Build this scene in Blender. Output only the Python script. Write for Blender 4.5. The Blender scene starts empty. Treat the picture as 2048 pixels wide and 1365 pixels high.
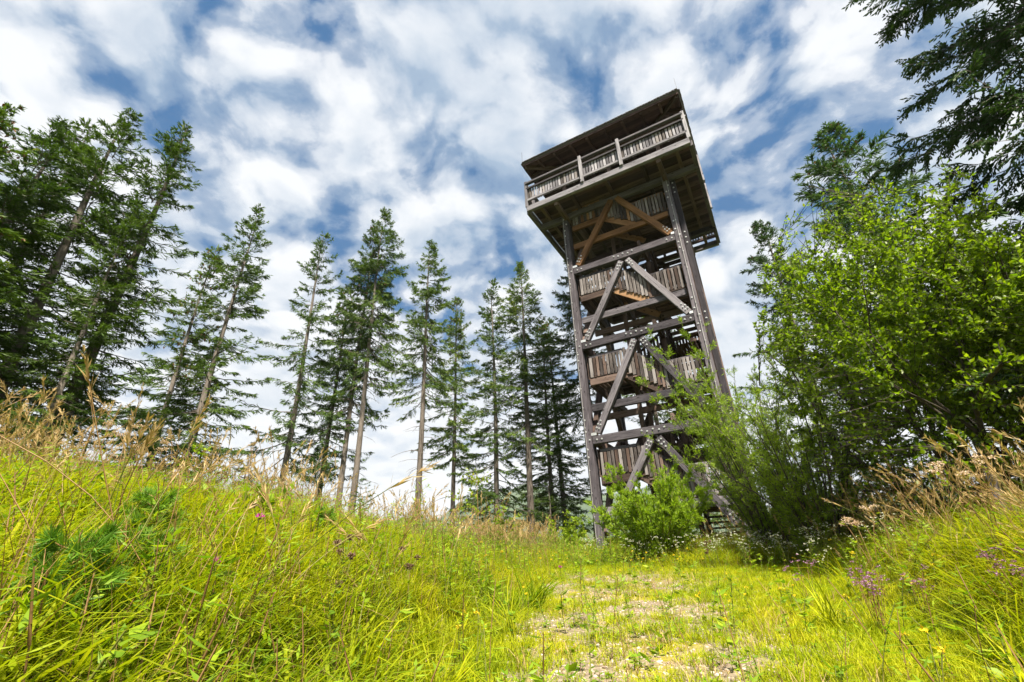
import bpy, bmesh, math, random
import numpy as np
from mathutils import Vector, Matrix

R = math.radians
scene = bpy.context.scene
col = scene.collection
rnd = random.Random(7)

# ------------------------------------------------------------------ camera
PITCH, ROLL = R(26.62), R(-2.07)
cd = bpy.data.cameras.new('camera')
cam = bpy.data.objects.new('camera', cd)
col.objects.link(cam)
cd.sensor_width = 36.0
cd.lens = 16.32
cd.clip_start, cd.clip_end = 0.05, 12000
rv = Vector((1, 0, 0)); fv = Vector((0, math.cos(PITCH), math.sin(PITCH))); uv = rv.cross(fv)
cx = math.cos(ROLL) * rv + math.sin(ROLL) * uv
cy = -math.sin(ROLL) * rv + math.cos(ROLL) * uv
cam.matrix_world = Matrix((cx, cy, -fv)).transposed().to_4x4()
scene.camera = cam

# ------------------------------------------------------------------ sky, sun, exposure
SUN_AZ, SUN_EL = R(170), R(58)          # clockwise from +Y
w = bpy.data.worlds.new('World')
scene.world = w
w.use_nodes = True


class NT:
    """tiny node-tree helper"""
    def __init__(s, tree):
        s.t = tree; s.n = tree.nodes; s.l = tree.links
    def new(s, kind, **kw):
        nd = s.n.new(kind)
        for k, v in kw.items():
            if k.startswith('i_'):
                nd.inputs[k[2:].replace('_', ' ')].default_value = v
            elif k.startswith('n_'):
                nd.inputs[int(k[2:])].default_value = v
            else:
                setattr(nd, k, v)
        return nd
    def link(s, a, b):
        s.l.new(a, b)
    def math(s, op, a, b=None, clamp=False):
        nd = s.n.new('ShaderNodeMath'); nd.operation = op; nd.use_clamp = clamp
        for i, x in enumerate((a, b)):
            if x is None: continue
            if isinstance(x, (int, float)): nd.inputs[i].default_value = x
            else: s.l.new(x, nd.inputs[i])
        return nd.outputs[0]
    def vmath(s, op, a, b=None):
        nd = s.n.new('ShaderNodeVectorMath'); nd.operation = op
        for i, x in enumerate((a, b)):
            if x is None: continue
            if isinstance(x, (tuple, list)): nd.inputs[i].default_value = x
            else: s.l.new(x, nd.inputs[i])
        return nd.outputs[0]
    def noise(s, vec, scale, detail=4, rough=.55, dist=0.0, lac=2.0):
        nd = s.n.new('ShaderNodeTexNoise'); nd.inputs['Scale'].default_value = scale
        nd.inputs['Detail'].default_value = detail; nd.inputs['Roughness'].default_value = rough
        nd.inputs['Distortion'].default_value = dist; nd.inputs['Lacunarity'].default_value = lac
        if vec is not None: s.l.new(vec, nd.inputs['Vector'])
        return nd.outputs['Fac']
    def ramp(s, fac, stops, interp='LINEAR'):
        nd = s.n.new('ShaderNodeValToRGB'); cr = nd.color_ramp; cr.interpolation = interp
        while len(cr.elements) < len(stops): cr.elements.new(.5)
        for e, (p, c) in zip(cr.elements, stops):
            e.position = p
            e.color = (c, c, c, 1) if isinstance(c, (int, float)) else (*c, 1)
        s.l.new(fac, nd.inputs[0])
        return nd.outputs[0]
    def mix(s, fac, a, b, mode='MIX'):
        nd = s.n.new('ShaderNodeMix'); nd.data_type = 'RGBA'; nd.blend_type = mode
        for sock, x in ((nd.inputs[0], fac), (nd.inputs[6], a), (nd.inputs[7], b)):
            if isinstance(x, (int, float)): sock.default_value = x
            elif isinstance(x, (tuple, list)): sock.default_value = (*x, 1) if len(x) == 3 else x
            else: s.l.new(x, sock)
        return nd.outputs[2]


N = NT(w.node_tree)
N.n.clear()
out = N.new('ShaderNodeOutputWorld')
bg = N.new('ShaderNodeBackground')
bg.inputs['Strength'].default_value = 0.1
sky = N.new('ShaderNodeTexSky', sky_type='NISHITA', sun_disc=False, sun_elevation=SUN_EL, sun_rotation=SUN_AZ)
sky.altitude = 900
sky.air_density, sky.dust_density, sky.ozone_density = 1.2, 0.6, 1.5
tc = N.new('ShaderNodeTexCoord')
sep = N.new('ShaderNodeSeparateXYZ'); N.link(tc.outputs['Generated'], sep.inputs[0])
den = N.math('MAXIMUM', N.math('ADD', sep.outputs[2], 0.34), 0.12)
comb = N.new('ShaderNodeCombineXYZ')
N.link(N.math('DIVIDE', sep.outputs[0], den), comb.inputs[0])
N.link(N.math('DIVIDE', sep.outputs[1], den), comb.inputs[1])
comb.inputs[2].default_value = 3.7
P = comb.outputs[0]
warp = N.new('ShaderNodeTexNoise'); warp.inputs['Scale'].default_value = 2.2; warp.inputs['Detail'].default_value = 3
N.link(P, warp.inputs['Vector'])
wv = N.vmath('SUBTRACT', warp.outputs['Color'], (.5, .5, .5))
wsc = N.new('ShaderNodeVectorMath', operation='SCALE'); N.link(wv, wsc.inputs[0]); wsc.inputs['Scale'].default_value = 0.22
P2 = N.vmath('ADD', P, wsc.outputs[0])


def cloud_density(p):
    a = N.noise(p, 7.4, 10, .60)
    b = N.noise(p, 1.7, 3, .5)
    vo = N.new('ShaderNodeTexVoronoi', feature='SMOOTH_F1'); vo.inputs['Scale'].default_value = 7.0; vo.inputs['Smoothness'].default_value = .6
    vo.inputs['Detail'].default_value = 2.0; vo.inputs['Roughness'].default_value = .5
    N.link(p, vo.inputs['Vector'])
    puff = N.math('SUBTRACT', .80, vo.outputs['Distance'])
    return N.math('ADD', N.math('ADD', N.math('MULTIPLY', a, .46), N.math('MULTIPLY', b, .27)), N.math('MULTIPLY', puff, .27))


d0 = cloud_density(P2)
sdir = (math.sin(SUN_AZ) * .05, math.cos(SUN_AZ) * .05, 0)
d1 = cloud_density(N.vmath('ADD', P2, sdir))
# near the horizon the layer is seen edge-on and closes up
hor = N.ramp(sep.outputs[2], [(.0, 1), (.2, .8), (.75, 0)])
cover = N.ramp(N.math('ADD', d0, N.math('MULTIPLY', hor, .11)), [(.222, 0), (.282, .50), (.328, .86), (.40, 1)], 'EASE')
relief = N.math('MULTIPLY', N.math('SUBTRACT', d0, d1), 3.4)
thick = N.ramp(d0, [(.27, .62), (.37, .95), (.53, .52)])
veil = N.ramp(N.noise(P2, 2.6, 5, .55), [(.38, -.0), (.64, .62)])
shade = N.math('SUBTRACT', N.math('ADD', relief, thick), veil, clamp=True)
ccol = N.mix(shade, (1.02, 1.32, 1.70), (2.34, 2.40, 2.48))
low = N.ramp(sep.outputs[2], [(.05, 1), (.22, .75), (.62, 0)])
ccol = N.mix(N.math('MULTIPLY', low, .85), ccol, (2.40, 2.43, 2.48))
skyc = N.mix(1.0, sky.outputs[0], (.30, .45, .56), 'MULTIPLY')
skyc = N.mix(.7, skyc, (.032, .32, .76))
fin = N.mix(cover, skyc, ccol)
N.link(fin, bg.inputs['Color'])
N.link(bg.outputs[0], out.inputs[0])
w.cycles.sampling_method = 'MANUAL'
w.cycles.sample_map_resolution = 512

sd = bpy.data.lights.new('sun', 'SUN')
sd.energy = 3.7
sd.angle = R(4)
sd.color = (1.0, .91, .74)
sun = bpy.data.objects.new('sun', sd)
col.objects.link(sun)
sv = Vector((math.sin(SUN_AZ) * math.cos(SUN_EL), math.cos(SUN_AZ) * math.cos(SUN_EL), math.sin(SUN_EL)))
sun.rotation_euler = sv.to_track_quat('Z', 'Y').to_euler()
sun.location = sv * 60

scene.view_settings.view_transform = 'Standard'
scene.view_settings.look = 'None'
scene.view_settings.gamma = 1
scene.view_settings.use_curve_mapping = False
scene.view_settings.exposure = 2.05
scene.cycles.max_bounces = 8
scene.cycles.diffuse_bounces = 3
scene.cycles.transmission_bounces = 4
scene.cycles.transparent_max_bounces = 6


# ------------------------------------------------------------------ materials
def new_mat(name):
    m = bpy.data.materials.new(name); m.use_nodes = True
    n = NT(m.node_tree); n.n.clear()
    o = n.new('ShaderNodeOutputMaterial')
    return m, n, o


def leaf_mat(name, dark, light, trans=.4, third=None, rough=.5, tattr=True, spec=.25, patchy=0):
    m, n, o = new_mat(name)
    oi = n.new('ShaderNodeObjectInfo')
    if tattr:
        at = n.new('ShaderNodeAttribute'); at.attribute_name = 'tint'
        f = n.math('ADD', n.math('MULTIPLY', at.outputs['Fac'], .7), n.math('MULTIPLY', oi.outputs['Random'], .3))
        if patchy:
            pn = n.noise(oi.outputs['Location'], patchy, 4, .6)
            f = n.math('ADD', n.math('MULTIPLY', f, .62), n.math('MULTIPLY', n.math('SUBTRACT', pn, .36), 1.35), clamp=True)
    else:
        f = oi.outputs['Random']
    stops = [(.15, dark), (.75, light)]
    if third: stops.append((.97, third))
    c = n.ramp(f, stops)
    p = n.new('ShaderNodeBsdfPrincipled'); n.link(c, p.inputs['Base Color'])
    p.inputs['Roughness'].default_value = rough
    p.inputs['Specular IOR Level'].default_value = spec
    t = n.new('ShaderNodeBsdfTranslucent')
    tcol = n.mix(1.0, c, (1.25, 1.3, .55), 'MULTIPLY'); n.link(tcol, t.inputs['Color'])
    mx = n.new('ShaderNodeMixShader'); mx.inputs[0].default_value = trans
    n.link(p.outputs[0], mx.inputs[1]); n.link(t.outputs[0], mx.inputs[2])
    n.link(mx.outputs[0], o.inputs[0])
    return m


def wood_mat(name, c_dark, c_mid, c_light, rough=.85, knots=True, tintamt=.85):
    """weathered timber, the grain along local X"""
    m, n, o = new_mat(name)
    tcn = n.new('ShaderNodeTexCoord'); oi = n.new('ShaderNodeObjectInfo')
    off = n.new('ShaderNodeCombineXYZ')
    r1 = n.math('MULTIPLY', oi.outputs['Random'], 57.0)
    n.link(r1, off.inputs[0]); n.link(r1, off.inputs[1]); n.link(r1, off.inputs[2])
    v = n.vmath('ADD', tcn.outputs['Object'], off.outputs[0])
    grain = n.noise(n.vmath('MULTIPLY', v, (1.1, 26, 26)), 1.6, 5, .65, .4)
    blot = n.noise(n.vmath('MULTIPLY', v, (.8, 4, 4)), 1.3, 4, .6)
    f = n.math('ADD', n.math('MULTIPLY', grain, .6), n.math('MULTIPLY', blot, .55))
    f = n.math('ADD', f, n.math('MULTIPLY', n.math('SUBTRACT', oi.outputs['Random'], .5), tintamt * .5))
    c = n.ramp(f, [(.36, c_dark), (.56, c_mid), (.80, c_light)])
    crack = n.ramp(n.noise(n.vmath('MULTIPLY', v, (.9, 34, 34)), 1.1, 3, .5, .3), [(.30, 0), (.37, 1)])
    c = n.mix(crack, tuple(x * .35 for x in c_dark), c)
    if knots:
        vo = n.new('ShaderNodeTexVoronoi'); vo.inputs['Scale'].default_value = 1.0
        n.link(n.vmath('MULTIPLY', v, (3.2, 9, 9)), vo.inputs['Vector'])
        kn = n.ramp(vo.outputs['Distance'], [(.10, 0), (.20, 1)])
        c = n.mix(kn, tuple(x * .4 for x in c_dark), c)
    p = n.new('ShaderNodeBsdfPrincipled'); n.link(c, p.inputs['Base Color'])
    p.inputs['Roughness'].default_value = rough; p.inputs['Specular IOR Level'].default_value = .25
    b = n.new('ShaderNodeBump'); b.inputs['Strength'].default_value = .5; b.inputs['Distance'].default_value = .012
    n.link(grain, b.inputs['Height']); n.link(b.outputs[0], p.inputs['Normal'])
    n.link(p.outputs[0], o.inputs[0])
    return m


M = {}
M['wood_grey'] = wood_mat('weathered_grey_wood', (.032, .029, .036), (.092, .083, .098), (.205, .190, .216))
M['wood_post'] = wood_mat('dark_weathered_wood', (.024, .021, .027), (.066, .058, .070), (.150, .135, .158))
M['wood_pale'] = wood_mat('silvery_wood', (.074, .070, .084), (.19, .182, .208), (.36, .348, .385))
M['wood_brown'] = wood_mat('sheltered_brown_wood', (.034, .022, .019), (.082, .054, .045), (.17, .120, .105))
M['wood_orange'] = wood_mat('unweathered_orange_wood', (.075, .036, .018), (.19, .095, .044), (.30, .175, .095))
M['wood_slat'] = wood_mat('slat_wood', (.034, .028, .028), (.122, .106, .104), (.265, .243, .248), tintamt=1.0)
M['wood_roof'] = wood_mat('roof_board_wood', (.030, .016, .016), (.066, .037, .036), (.115, .070, .066))


def plain(name, c, rough=.5, metal=0.0, noise=0.0):
    m, n, o = new_mat(name)
    p = n.new('ShaderNodeBsdfPrincipled')
    p.inputs['Roughness'].default_value = rough; p.inputs['Metallic'].default_value = metal
    if noise:
        tcn = n.new('ShaderNodeTexCoord')
        f = n.noise(tcn.outputs['Object'], noise, 4, .6)
        cc = n.ramp(f, [(.3, tuple(x * .6 for x in c)), (.7, tuple(min(1, x * 1.3) for x in c))])
        n.link(cc, p.inputs['Base Color'])
    else:
        p.inputs['Base Color'].default_value = (*c, 1)
    n.link(p.outputs[0], o.inputs[0])
    return m


M['steel'] = plain('galvanised_steel', (.62, .63, .64), .42, .75, 30)
M['wire'] = plain('pale_wire', (.42, .42, .42), .5, .2)
M['iron'] = plain('dark_iron', (.05, .05, .055), .6, .3)
M['roofing'] = plain('dark_shingle', (.07, .06, .055), .8, 0, 12)


def bark_mat(name, a, b, c):
    m, n, o = new_mat(name)
    tcn = n.new('ShaderNodeTexCoord'); oi = n.new('ShaderNodeObjectInfo')
    v = n.vmath('MULTIPLY', tcn.outputs['Object'], (14, 14, 3.2))
    f = n.noise(v, 1.6, 5, .65, .3)
    f2 = n.noise(tcn.outputs['Object'], .55, 3, .5)
    f3 = n.math('ADD', n.math('MULTIPLY', f, .65), n.math('MULTIPLY', f2, .35))
    f3 = n.math('ADD', f3, n.math('MULTIPLY', n.math('SUBTRACT', oi.outputs['Random'], .5), .22))
    cc = n.ramp(f3, [(.32, a), (.5, b), (.68, c)])
    p = n.new('ShaderNodeBsdfPrincipled'); n.link(cc, p.inputs['Base Color']); p.inputs['Roughness'].default_value = .9
    bm_ = n.new('ShaderNodeBump'); bm_.inputs['Strength'].default_value = .8; bm_.inputs['Distance'].default_value = .03
    n.link(f, bm_.inputs['Height']); n.link(bm_.outputs[0], p.inputs['Normal'])
    n.link(p.outputs[0], o.inputs[0])
    return m


M['bark'] = bark_mat('spruce_bark', (.055, .043, .036), (.125, .105, .092), (.21, .185, .168))
M['bark_dark'] = bark_mat('dark_bark', (.03, .024, .018), (.075, .06, .046), (.13, .11, .09))
M['twig'] = plain('grey_twig', (.10, .085, .072), .9, 0, 8)
M['spruce'] = leaf_mat('spruce_needles', (.026, .060, .012), (.092, .155, .020), .25, (.22, .23, .03), .55)
M['spruce_blue'] = leaf_mat('spruce_needles_bluish', (.026, .060, .026), (.070, .130, .045), .22, (.14, .19, .05), .55)
M['cone'] = leaf_mat('spruce_cones', (.09, .045, .022), (.20, .10, .045), .1)
M['broad'] = leaf_mat('broad_leaves', (.078, .148, .006), (.20, .285, .010), .54, (.40, .42, .02), .42, spec=.4)
M['willow'] = leaf_mat('willow_leaves', (.13, .22, .016), (.27, .37, .03), .50, (.26, .33, .05), .5)
M['bushleaf'] = leaf_mat('bush_leaves', (.14, .25, .015), (.29, .40, .022), .45, (.50, .42, .04), .5)
M['pine'] = leaf_mat('seedling_needles', (.07, .17, .015), (.17, .30, .025), .35, (.16, .28, .04), .5)
M['yleaf'] = leaf_mat('yellow_green_leaves', (.11, .22, .015), (.26, .33, .02), .45, (.38, .36, .03), .45)
M['grass'] = leaf_mat('meadow_grass_blades', (.095, .18, .006), (.39, .385, .010), .42, (.52, .37, .05), .6, patchy=.9, spec=.08)
M['lawn'] = leaf_mat('short_grass_blades', (.20, .28, .008), (.42, .42, .012), .42, (.50, .33, .07), .6, patchy=1.6, spec=.08)
M['straw'] = leaf_mat('straw_seed_heads', (.26, .17, .07), (.44, .32, .15), .30, (.52, .44, .27), .7)
M['herb'] = leaf_mat('herb_leaves', (.10, .20, .010), (.26, .36, .015), .42, (.34, .36, .04), .5)
M['white_petal'] = leaf_mat('white_petals', (.55, .55, .50), (.74, .74, .68), .25)
M['yellow_petal'] = leaf_mat('yellow_petals', (.60, .45, .02), (.75, .58, .03), .25)
M['pink_petal'] = leaf_mat('magenta_petals', (.42, .05, .34), (.60, .12, .50), .25)
M['lilac_petal'] = leaf_mat('lilac_petals', (.22, .10, .20), (.40, .22, .36), .25)
M['dry_head'] = leaf_mat('dry_flower_heads', (.10, .06, .04), (.22, .14, .10), .15)
M['rose_plume'] = leaf_mat('rosy_plumes', (.42, .28, .22), (.62, .50, .42), .3)
M['stem'] = leaf_mat('stems', (.10, .13, .02), (.20, .19, .05), .1)
M['stem_red'] = leaf_mat('reddish_stems', (.15, .08, .035), (.28, .17, .07), .15)


# ------------------------------------------------------------------ terrain
AZ_T = np.array([-180, -120, -80, -60, -48, -38, -24, -10, 0, 8, 18, 32, 50, 70, 100, 140, 180.])
RC_T = np.array([40, 26, 12, 8.2, 8.2, 10.0, 13.0, 16.0, 18., 24., 27, 27, 24, 20, 24, 34, 40.])


def sstep(a, b, x):
    t = np.clip((x - a) / (b - a), 0, 1)
    return t * t * (3 - 2 * t)


def xL(y): return -.50 + .10 * y
def xR(y): return 1.45 + .36 * np.clip(y, -2, 11)


def wob(x, y, s):
    return (np.sin(x * 1.7 * s + y * .9 * s + 1.3) + np.sin(x * -.8 * s + y * 1.9 * s + 4.1) + np.sin(x * 2.9 * s - y * 2.3 * s) * .5) / 2.5


def ground(x, y):
    x = np.asarray(x, float); y = np.asarray(y, float)
    r = np.hypot(x, y)
    base = -.78 + .065 * np.clip(y, -60, 22) + .0011 * np.clip(y, 0, 22) ** 2
    sL = np.maximum(xL(y) - x, 0); sLs = 6.2 * (1 - np.exp(-(sL / 6.2) * 1.15))
    gL = np.interp(y, [-20, 0, 5, 7.5, 11, 15], [.20, .28, .36, .33, .19, .02])
    sR = np.maximum(x - xR(y), 0); sRs = 2.4 * (1 - np.exp(-sR / 2.4))
    gR = np.interp(y, [-20, 0, 6, 10, 13], [.15, .38, .40, .24, 0.02])
    z = base + gL * sLs * sstep(0, 1.0, sL) + gR * sRs * sstep(0, .5, sR)
    z = z + .05 * wob(x, y, 1.1) * np.clip(np.maximum(sL, sR) / 1.5, .15, 1)
    az = np.degrees(np.arctan2(x, y))
    rc = np.interp(az, AZ_T, RC_T)
    d = r - rc
    sp = np.where(d > 20, d, np.log1p(np.exp(np.clip(d, -30, 20) * 1.4)) / 1.4)
    z = z - .34 * np.minimum(sp, 240)
    # far valley and the hills beyond it
    far = sstep(500, 1400, r)
    hill = 165 + 45 * np.sin(az * .09 + 1.0) + 22 * np.sin(az * .31 + 2.0) + 9 * np.sin(az * .83) + 5 * np.sin(az * 2.3)
    z = z + far * (hill - z) * (1.0)
    return z


def gz(x, y): return float(ground(x, y))


def mesh_np(name, V, F, mats, mi=None, tint=None, smooth=False):
    """mesh from numpy arrays; F is (n,3) or (n,4)"""
    me = bpy.data.meshes.new(name)
    V = np.asarray(V, np.float32); F = np.asarray(F, np.int32)
    k = F.shape[1]
    me.vertices.add(len(V)); me.vertices.foreach_set('co', V.ravel())
    me.loops.add(F.size); me.loops.foreach_set('vertex_index', F.ravel())
    me.polygons.add(len(F))
    me.polygons.foreach_set('loop_start', np.arange(0, F.size, k, dtype=np.int32))
    if mi is not None: me.polygons.foreach_set('material_index', np.asarray(mi, np.int32))
    if smooth: me.polygons.foreach_set('use_smooth', np.ones(len(F), bool))
    me.update(calc_edges=True)
    for m in mats: me.materials.append(m)
    if tint is not None:
        a = me.attributes.new('tint', 'FLOAT', 'POINT'); a.data.foreach_set('value', np.asarray(tint, np.float32))
    return me


def obj(name, me, parent=None, loc=None, **props):
    o = bpy.data.objects.new(name, me); col.objects.link(o)
    if parent is not None: o.parent = parent
    if loc is not None: o.location = loc
    for k, v in props.items(): o[k] = v
    return o


def tag(o, label, cat, group=None):
    o['label'] = label; o['category'] = cat
    if group: o['group'] = group
    return o


# ground sheet: polar grid about the viewpoint, out past the hills
NA = 360
rad = np.concatenate([[0.25], np.geomspace(.5, 40, 120), np.geomspace(46, 2900, 46)])
aa = np.linspace(0, 2 * np.pi, NA, endpoint=False)
RR, AA = np.meshgrid(rad, aa, indexing='ij')
X, Y = RR * np.sin(AA), RR * np.cos(AA)
Z = ground(X, Y)
V = np.stack([X, Y, Z], -1).reshape(-1, 3)
V = np.vstack([V, [[0, 0, gz(0, 0)]]])
i = np.arange(len(rad) - 1)[:, None]; j = np.arange(NA)[None]
q = np.stack([i * NA + j, i * NA + (j + 1) % NA, (i + 1) * NA + (j + 1) % NA, (i + 1) * NA + j], -1).reshape(-1, 4)[:, ::-1]


def path_mask(x, y):
    """1 on the worn gravel, 0 under tall grass"""
    a = sstep(-.35, .45, x - xL(y) + .3 * wob(x, y, 1.6)); b = sstep(-.3, 1.0, xR(y) - x + .3 * wob(x, y, 1.3))
    e = 1 - sstep(8.0, 11.5, y)
    return a * b * e


gm, n, o = new_mat('ground_soil')
at = n.new('ShaderNodeAttribute'); at.attribute_name = 'path'
geo = n.new('ShaderNodeNewGeometry')
pos = geo.outputs['Position']
st = n.new('ShaderNodeTexVoronoi'); st.inputs['Scale'].default_value = 26; n.link(pos, st.inputs['Vector'])
stone = n.ramp(st.outputs['Distance'], [(.05, (.26, .215, .160)), (.35, (.19, .15, .105)), (.6, (.105, .080, .050))])
stone = n.mix(.45, stone, n.ramp(st.outputs['Color'], [(.2, (.15, .115, .08)), (.8, (.31, .265, .21))]))
mott = n.noise(pos, 2.3, 5, .6)
moss = n.ramp(mott, [(.35, (.12, .14, .015)), (.6, (.22, .19, .03))])
msel = n.ramp(n.noise(pos, 1.6, 6, .65), [(.50, 0), (.60, 1)])
pcol = n.mix(msel, stone, moss)
far = n.new('ShaderNodeVectorMath', operation='LENGTH'); n.link(pos, far.inputs[0])
soil = n.ramp(mott, [(.3, (.06, .075, .012)), (.7, (.12, .14, .02))])
forest = n.ramp(n.noise(pos, .02, 8, .6), [(.35, (.018, .04, .016)), (.65, (.06, .09, .03))])
ff = n.new('ShaderNodeMapRange'); n.link(far.outputs['Value'], ff.inputs[0])
ff.inputs[1].default_value, ff.inputs[2].default_value = 30, 120
soil = n.mix(ff.outputs[0], soil, forest)
gc = n.mix(at.outputs['Fac'], soil, pcol)
p = n.new('ShaderNodeBsdfPrincipled'); n.link(gc, p.inputs['Base Color']); p.inputs['Roughness'].default_value = .95
p.inputs['Specular IOR Level'].default_value = .1
b = n.new('ShaderNodeBump'); b.inputs['Strength'].default_value = .7; b.inputs['Distance'].default_value = .015
n.link(st.outputs['Distance'], b.inputs['Height']); b.invert = True
n.link(b.outputs[0], p.inputs['Normal']); n.link(p.outputs[0], o.inputs[0])
gme = mesh_np('ground', V, q, [gm], smooth=True)
# close the pole
bm = bmesh.new(); bm.from_mesh(gme); bm.verts.ensure_lookup_table()
for k in range(NA):
    bm.faces.new((bm.verts[len(V) - 1], bm.verts[(k + 1) % NA], bm.verts[k])).smooth = True
bm.normal_update(); bm.to_mesh(gme); bm.free()
a = gme.attributes.new('path', 'FLOAT', 'POINT')
a.data.foreach_set('value', path_mask(V[:, 0], V[:, 1]).astype(np.float32))
go = obj('ground', gme, kind='structure')
# air: one box of thin pale haze round everything
hm, n, o = new_mat('haze')
pv_ = n.new('ShaderNodeVolumePrincipled'); pv_.inputs['Color'].default_value = (.80, .87, .96, 1); pv_.inputs['Density'].default_value = .0002
n.link(pv_.outputs[0], o.inputs['Volume'])
zmin, zmax = float(Z.min()) - 1, float(Z.max()) + 3
hv = [(x, y, z) for z in (zmin, zmax) for (x, y) in ((-2960, -2960), (2960, -2960), (2960, 2960), (-2960, 2960))]
hme = bpy.data.meshes.new('haze'); hme.from_pydata(hv, [], [(3, 2, 1, 0), (4, 5, 6, 7), (0, 1, 5, 4), (1, 2, 6, 5), (2, 3, 7, 6), (3, 0, 4, 7)])
hme.materials.append(hm)
obj('haze', hme, kind='stuff')

# ------------------------------------------------------------------ observation tower
_bc, LM = {}, {}


def box_mesh(L, a, b, mat, bev=0.0):
    key = (round(L, 3), round(a, 3), round(b, 3), mat, round(bev, 3))
    if key in _bc: return _bc[key]
    bm = bmesh.new()
    bmesh.ops.create_cube(bm, size=1)
    bmesh.ops.scale(bm, vec=(L, a, b), verts=bm.verts)
    if bev: bmesh.ops.bevel(bm, geom=list(bm.edges), offset=bev, segments=1, affect='EDGES')
    me = bpy.data.meshes.new('timber'); bm.to_mesh(me); bm.free()
    me.materials.append(M[mat]); _bc[key] = me
    return me


def timber(name, p0, p1, a, b, mat, parent, up=(0, 0, 1), bev=.008, jit=0.0):
    """a board from p0 to p1: a = width across, b = size along 'up'"""
    p0, p1 = Vector(p0), Vector(p1)
    x = (p1 - p0); L = x.length; x.normalize()
    z = Vector(up); z = (z - x * z.dot(x)).normalized()
    y = z.cross(x)
    if jit:
        a *= 1 + rnd.uniform(-jit, jit)
        a = round(a / .008) * .008
    o = bpy.data.objects.new(name, box_mesh(round(L / .01) * .01 if L > .3 else L, a, b, mat, bev))
    col.objects.link(o); o.parent = parent
    m = Matrix((x, y, z)).transposed().to_4x4(); m.translation = (p0 + p1) / 2
    o.matrix_local = m
    LM[o.name] = m
    return o


def bolt_mesh():
    bm = bmesh.new()
    bmesh.ops.create_cone(bm, cap_ends=True, segments=8, radius1=.036, radius2=.032, depth=.012)
    r = bmesh.ops.create_cone(bm, cap_ends=True, segments=6, radius1=.021, radius2=.018, depth=.03)
    bmesh.ops.translate(bm, vec=(0, 0, .018), verts=r['verts'])
    me = bpy.data.meshes.new('bolt'); bm.to_mesh(me); bm.free(); me.materials.append(M['steel'])
    return me


BOLT = bolt_mesh()
TZ = .85
tower = bpy.data.objects.new('observation_tower', None); col.objects.link(tower)
tower.location = (2.822, 16.392, TZ); tower.rotation_euler = (0, 0, -.509)
tag(tower, 'tall weathered timber lookout tower with overhanging roofed balcony and stepped stairs', 'tower')
W, D = 4.20, 4.35


def T(u, v, z): return Vector((u, v, z - TZ))


def bolt(parent, u, v, z, nrm=(0, -1, 0)):
    """a bolt head as a sub-part, given in tower coordinates"""
    o = bpy.data.objects.new('bolt', BOLT); col.objects.link(o)
    o.parent = parent
    m = Vector(nrm).to_track_quat('Z', 'Y').to_matrix().to_4x4(); m.translation = T(u, v, z)
    o.matrix_local = LM[parent.name].inverted() @ m
    return o


def side(k, a, b):
    """side 0 front, 1 left, 2 back, 3 right; a runs in the climbing direction, b inward"""
    if k == 0: return (W - a, b)
    if k == 1: return (b, a * D / W)
    if k == 2: return (a, D - b)
    return (W - b, D - a * D / W)


SN = [(0, -1, 0), (-1, 0, 0), (0, 1, 0), (1, 0, 0)]
BEAM_Z = [3.98, 7.68, 11.22]
PZ = 14.50
# corner posts, each of two timbers bolted together
posts = {}
for (nm, u, v, su, s_v) in (('fl', -.20, -.02, 1, 1), ('fr', W + .10, -.02, 1, 1), ('bl', -.20, D + .02, 1, -1), ('br', W + .12, D + .02, -1, -1)):
    zb = .2
    mat = 'wood_post' if nm != 'br' else 'wood_brown'
    p = timber('post', T(u, v, zb), T(u, v, PZ + .10), .26, .26, mat, tower, up=(0, 1, 0), bev=.02)
    posts[nm] = p
    q2 = timber('post', T(u + (.24 if nm == 'fr' else .0), v + s_v * (.12 if nm == 'fr' else .28), zb), T(u + (.24 if nm == 'fr' else 0), v + s_v * (.12 if nm == 'fr' else .28), PZ - .3),
                .20, .24, 'wood_orange' if nm == 'br' else mat, tower, up=(0, 1, 0), bev=.015)
    if nm in ('fl', 'fr'):
        for bz in BEAM_Z + [PZ - .75]:
            for dz in (-.42, -.14, .16, .5, .9):
                bolt(p, u + (-.05 if int(dz * 100) % 4 else .06), v - .135, bz + dz + rnd.uniform(-.03, .03))
            if nm == 'fr':
                for dz in (-.2, .05, .3): bolt(q2, u + .24, v, bz + dz)
# middle post of the right side and its orange weatherboard edge
timber('post', T(W + .12, D * .5, .4), T(W + .12, D * .5, PZ), .2, .2, 'wood_orange', tower, up=(0, 1, 0), bev=.012)

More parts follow.
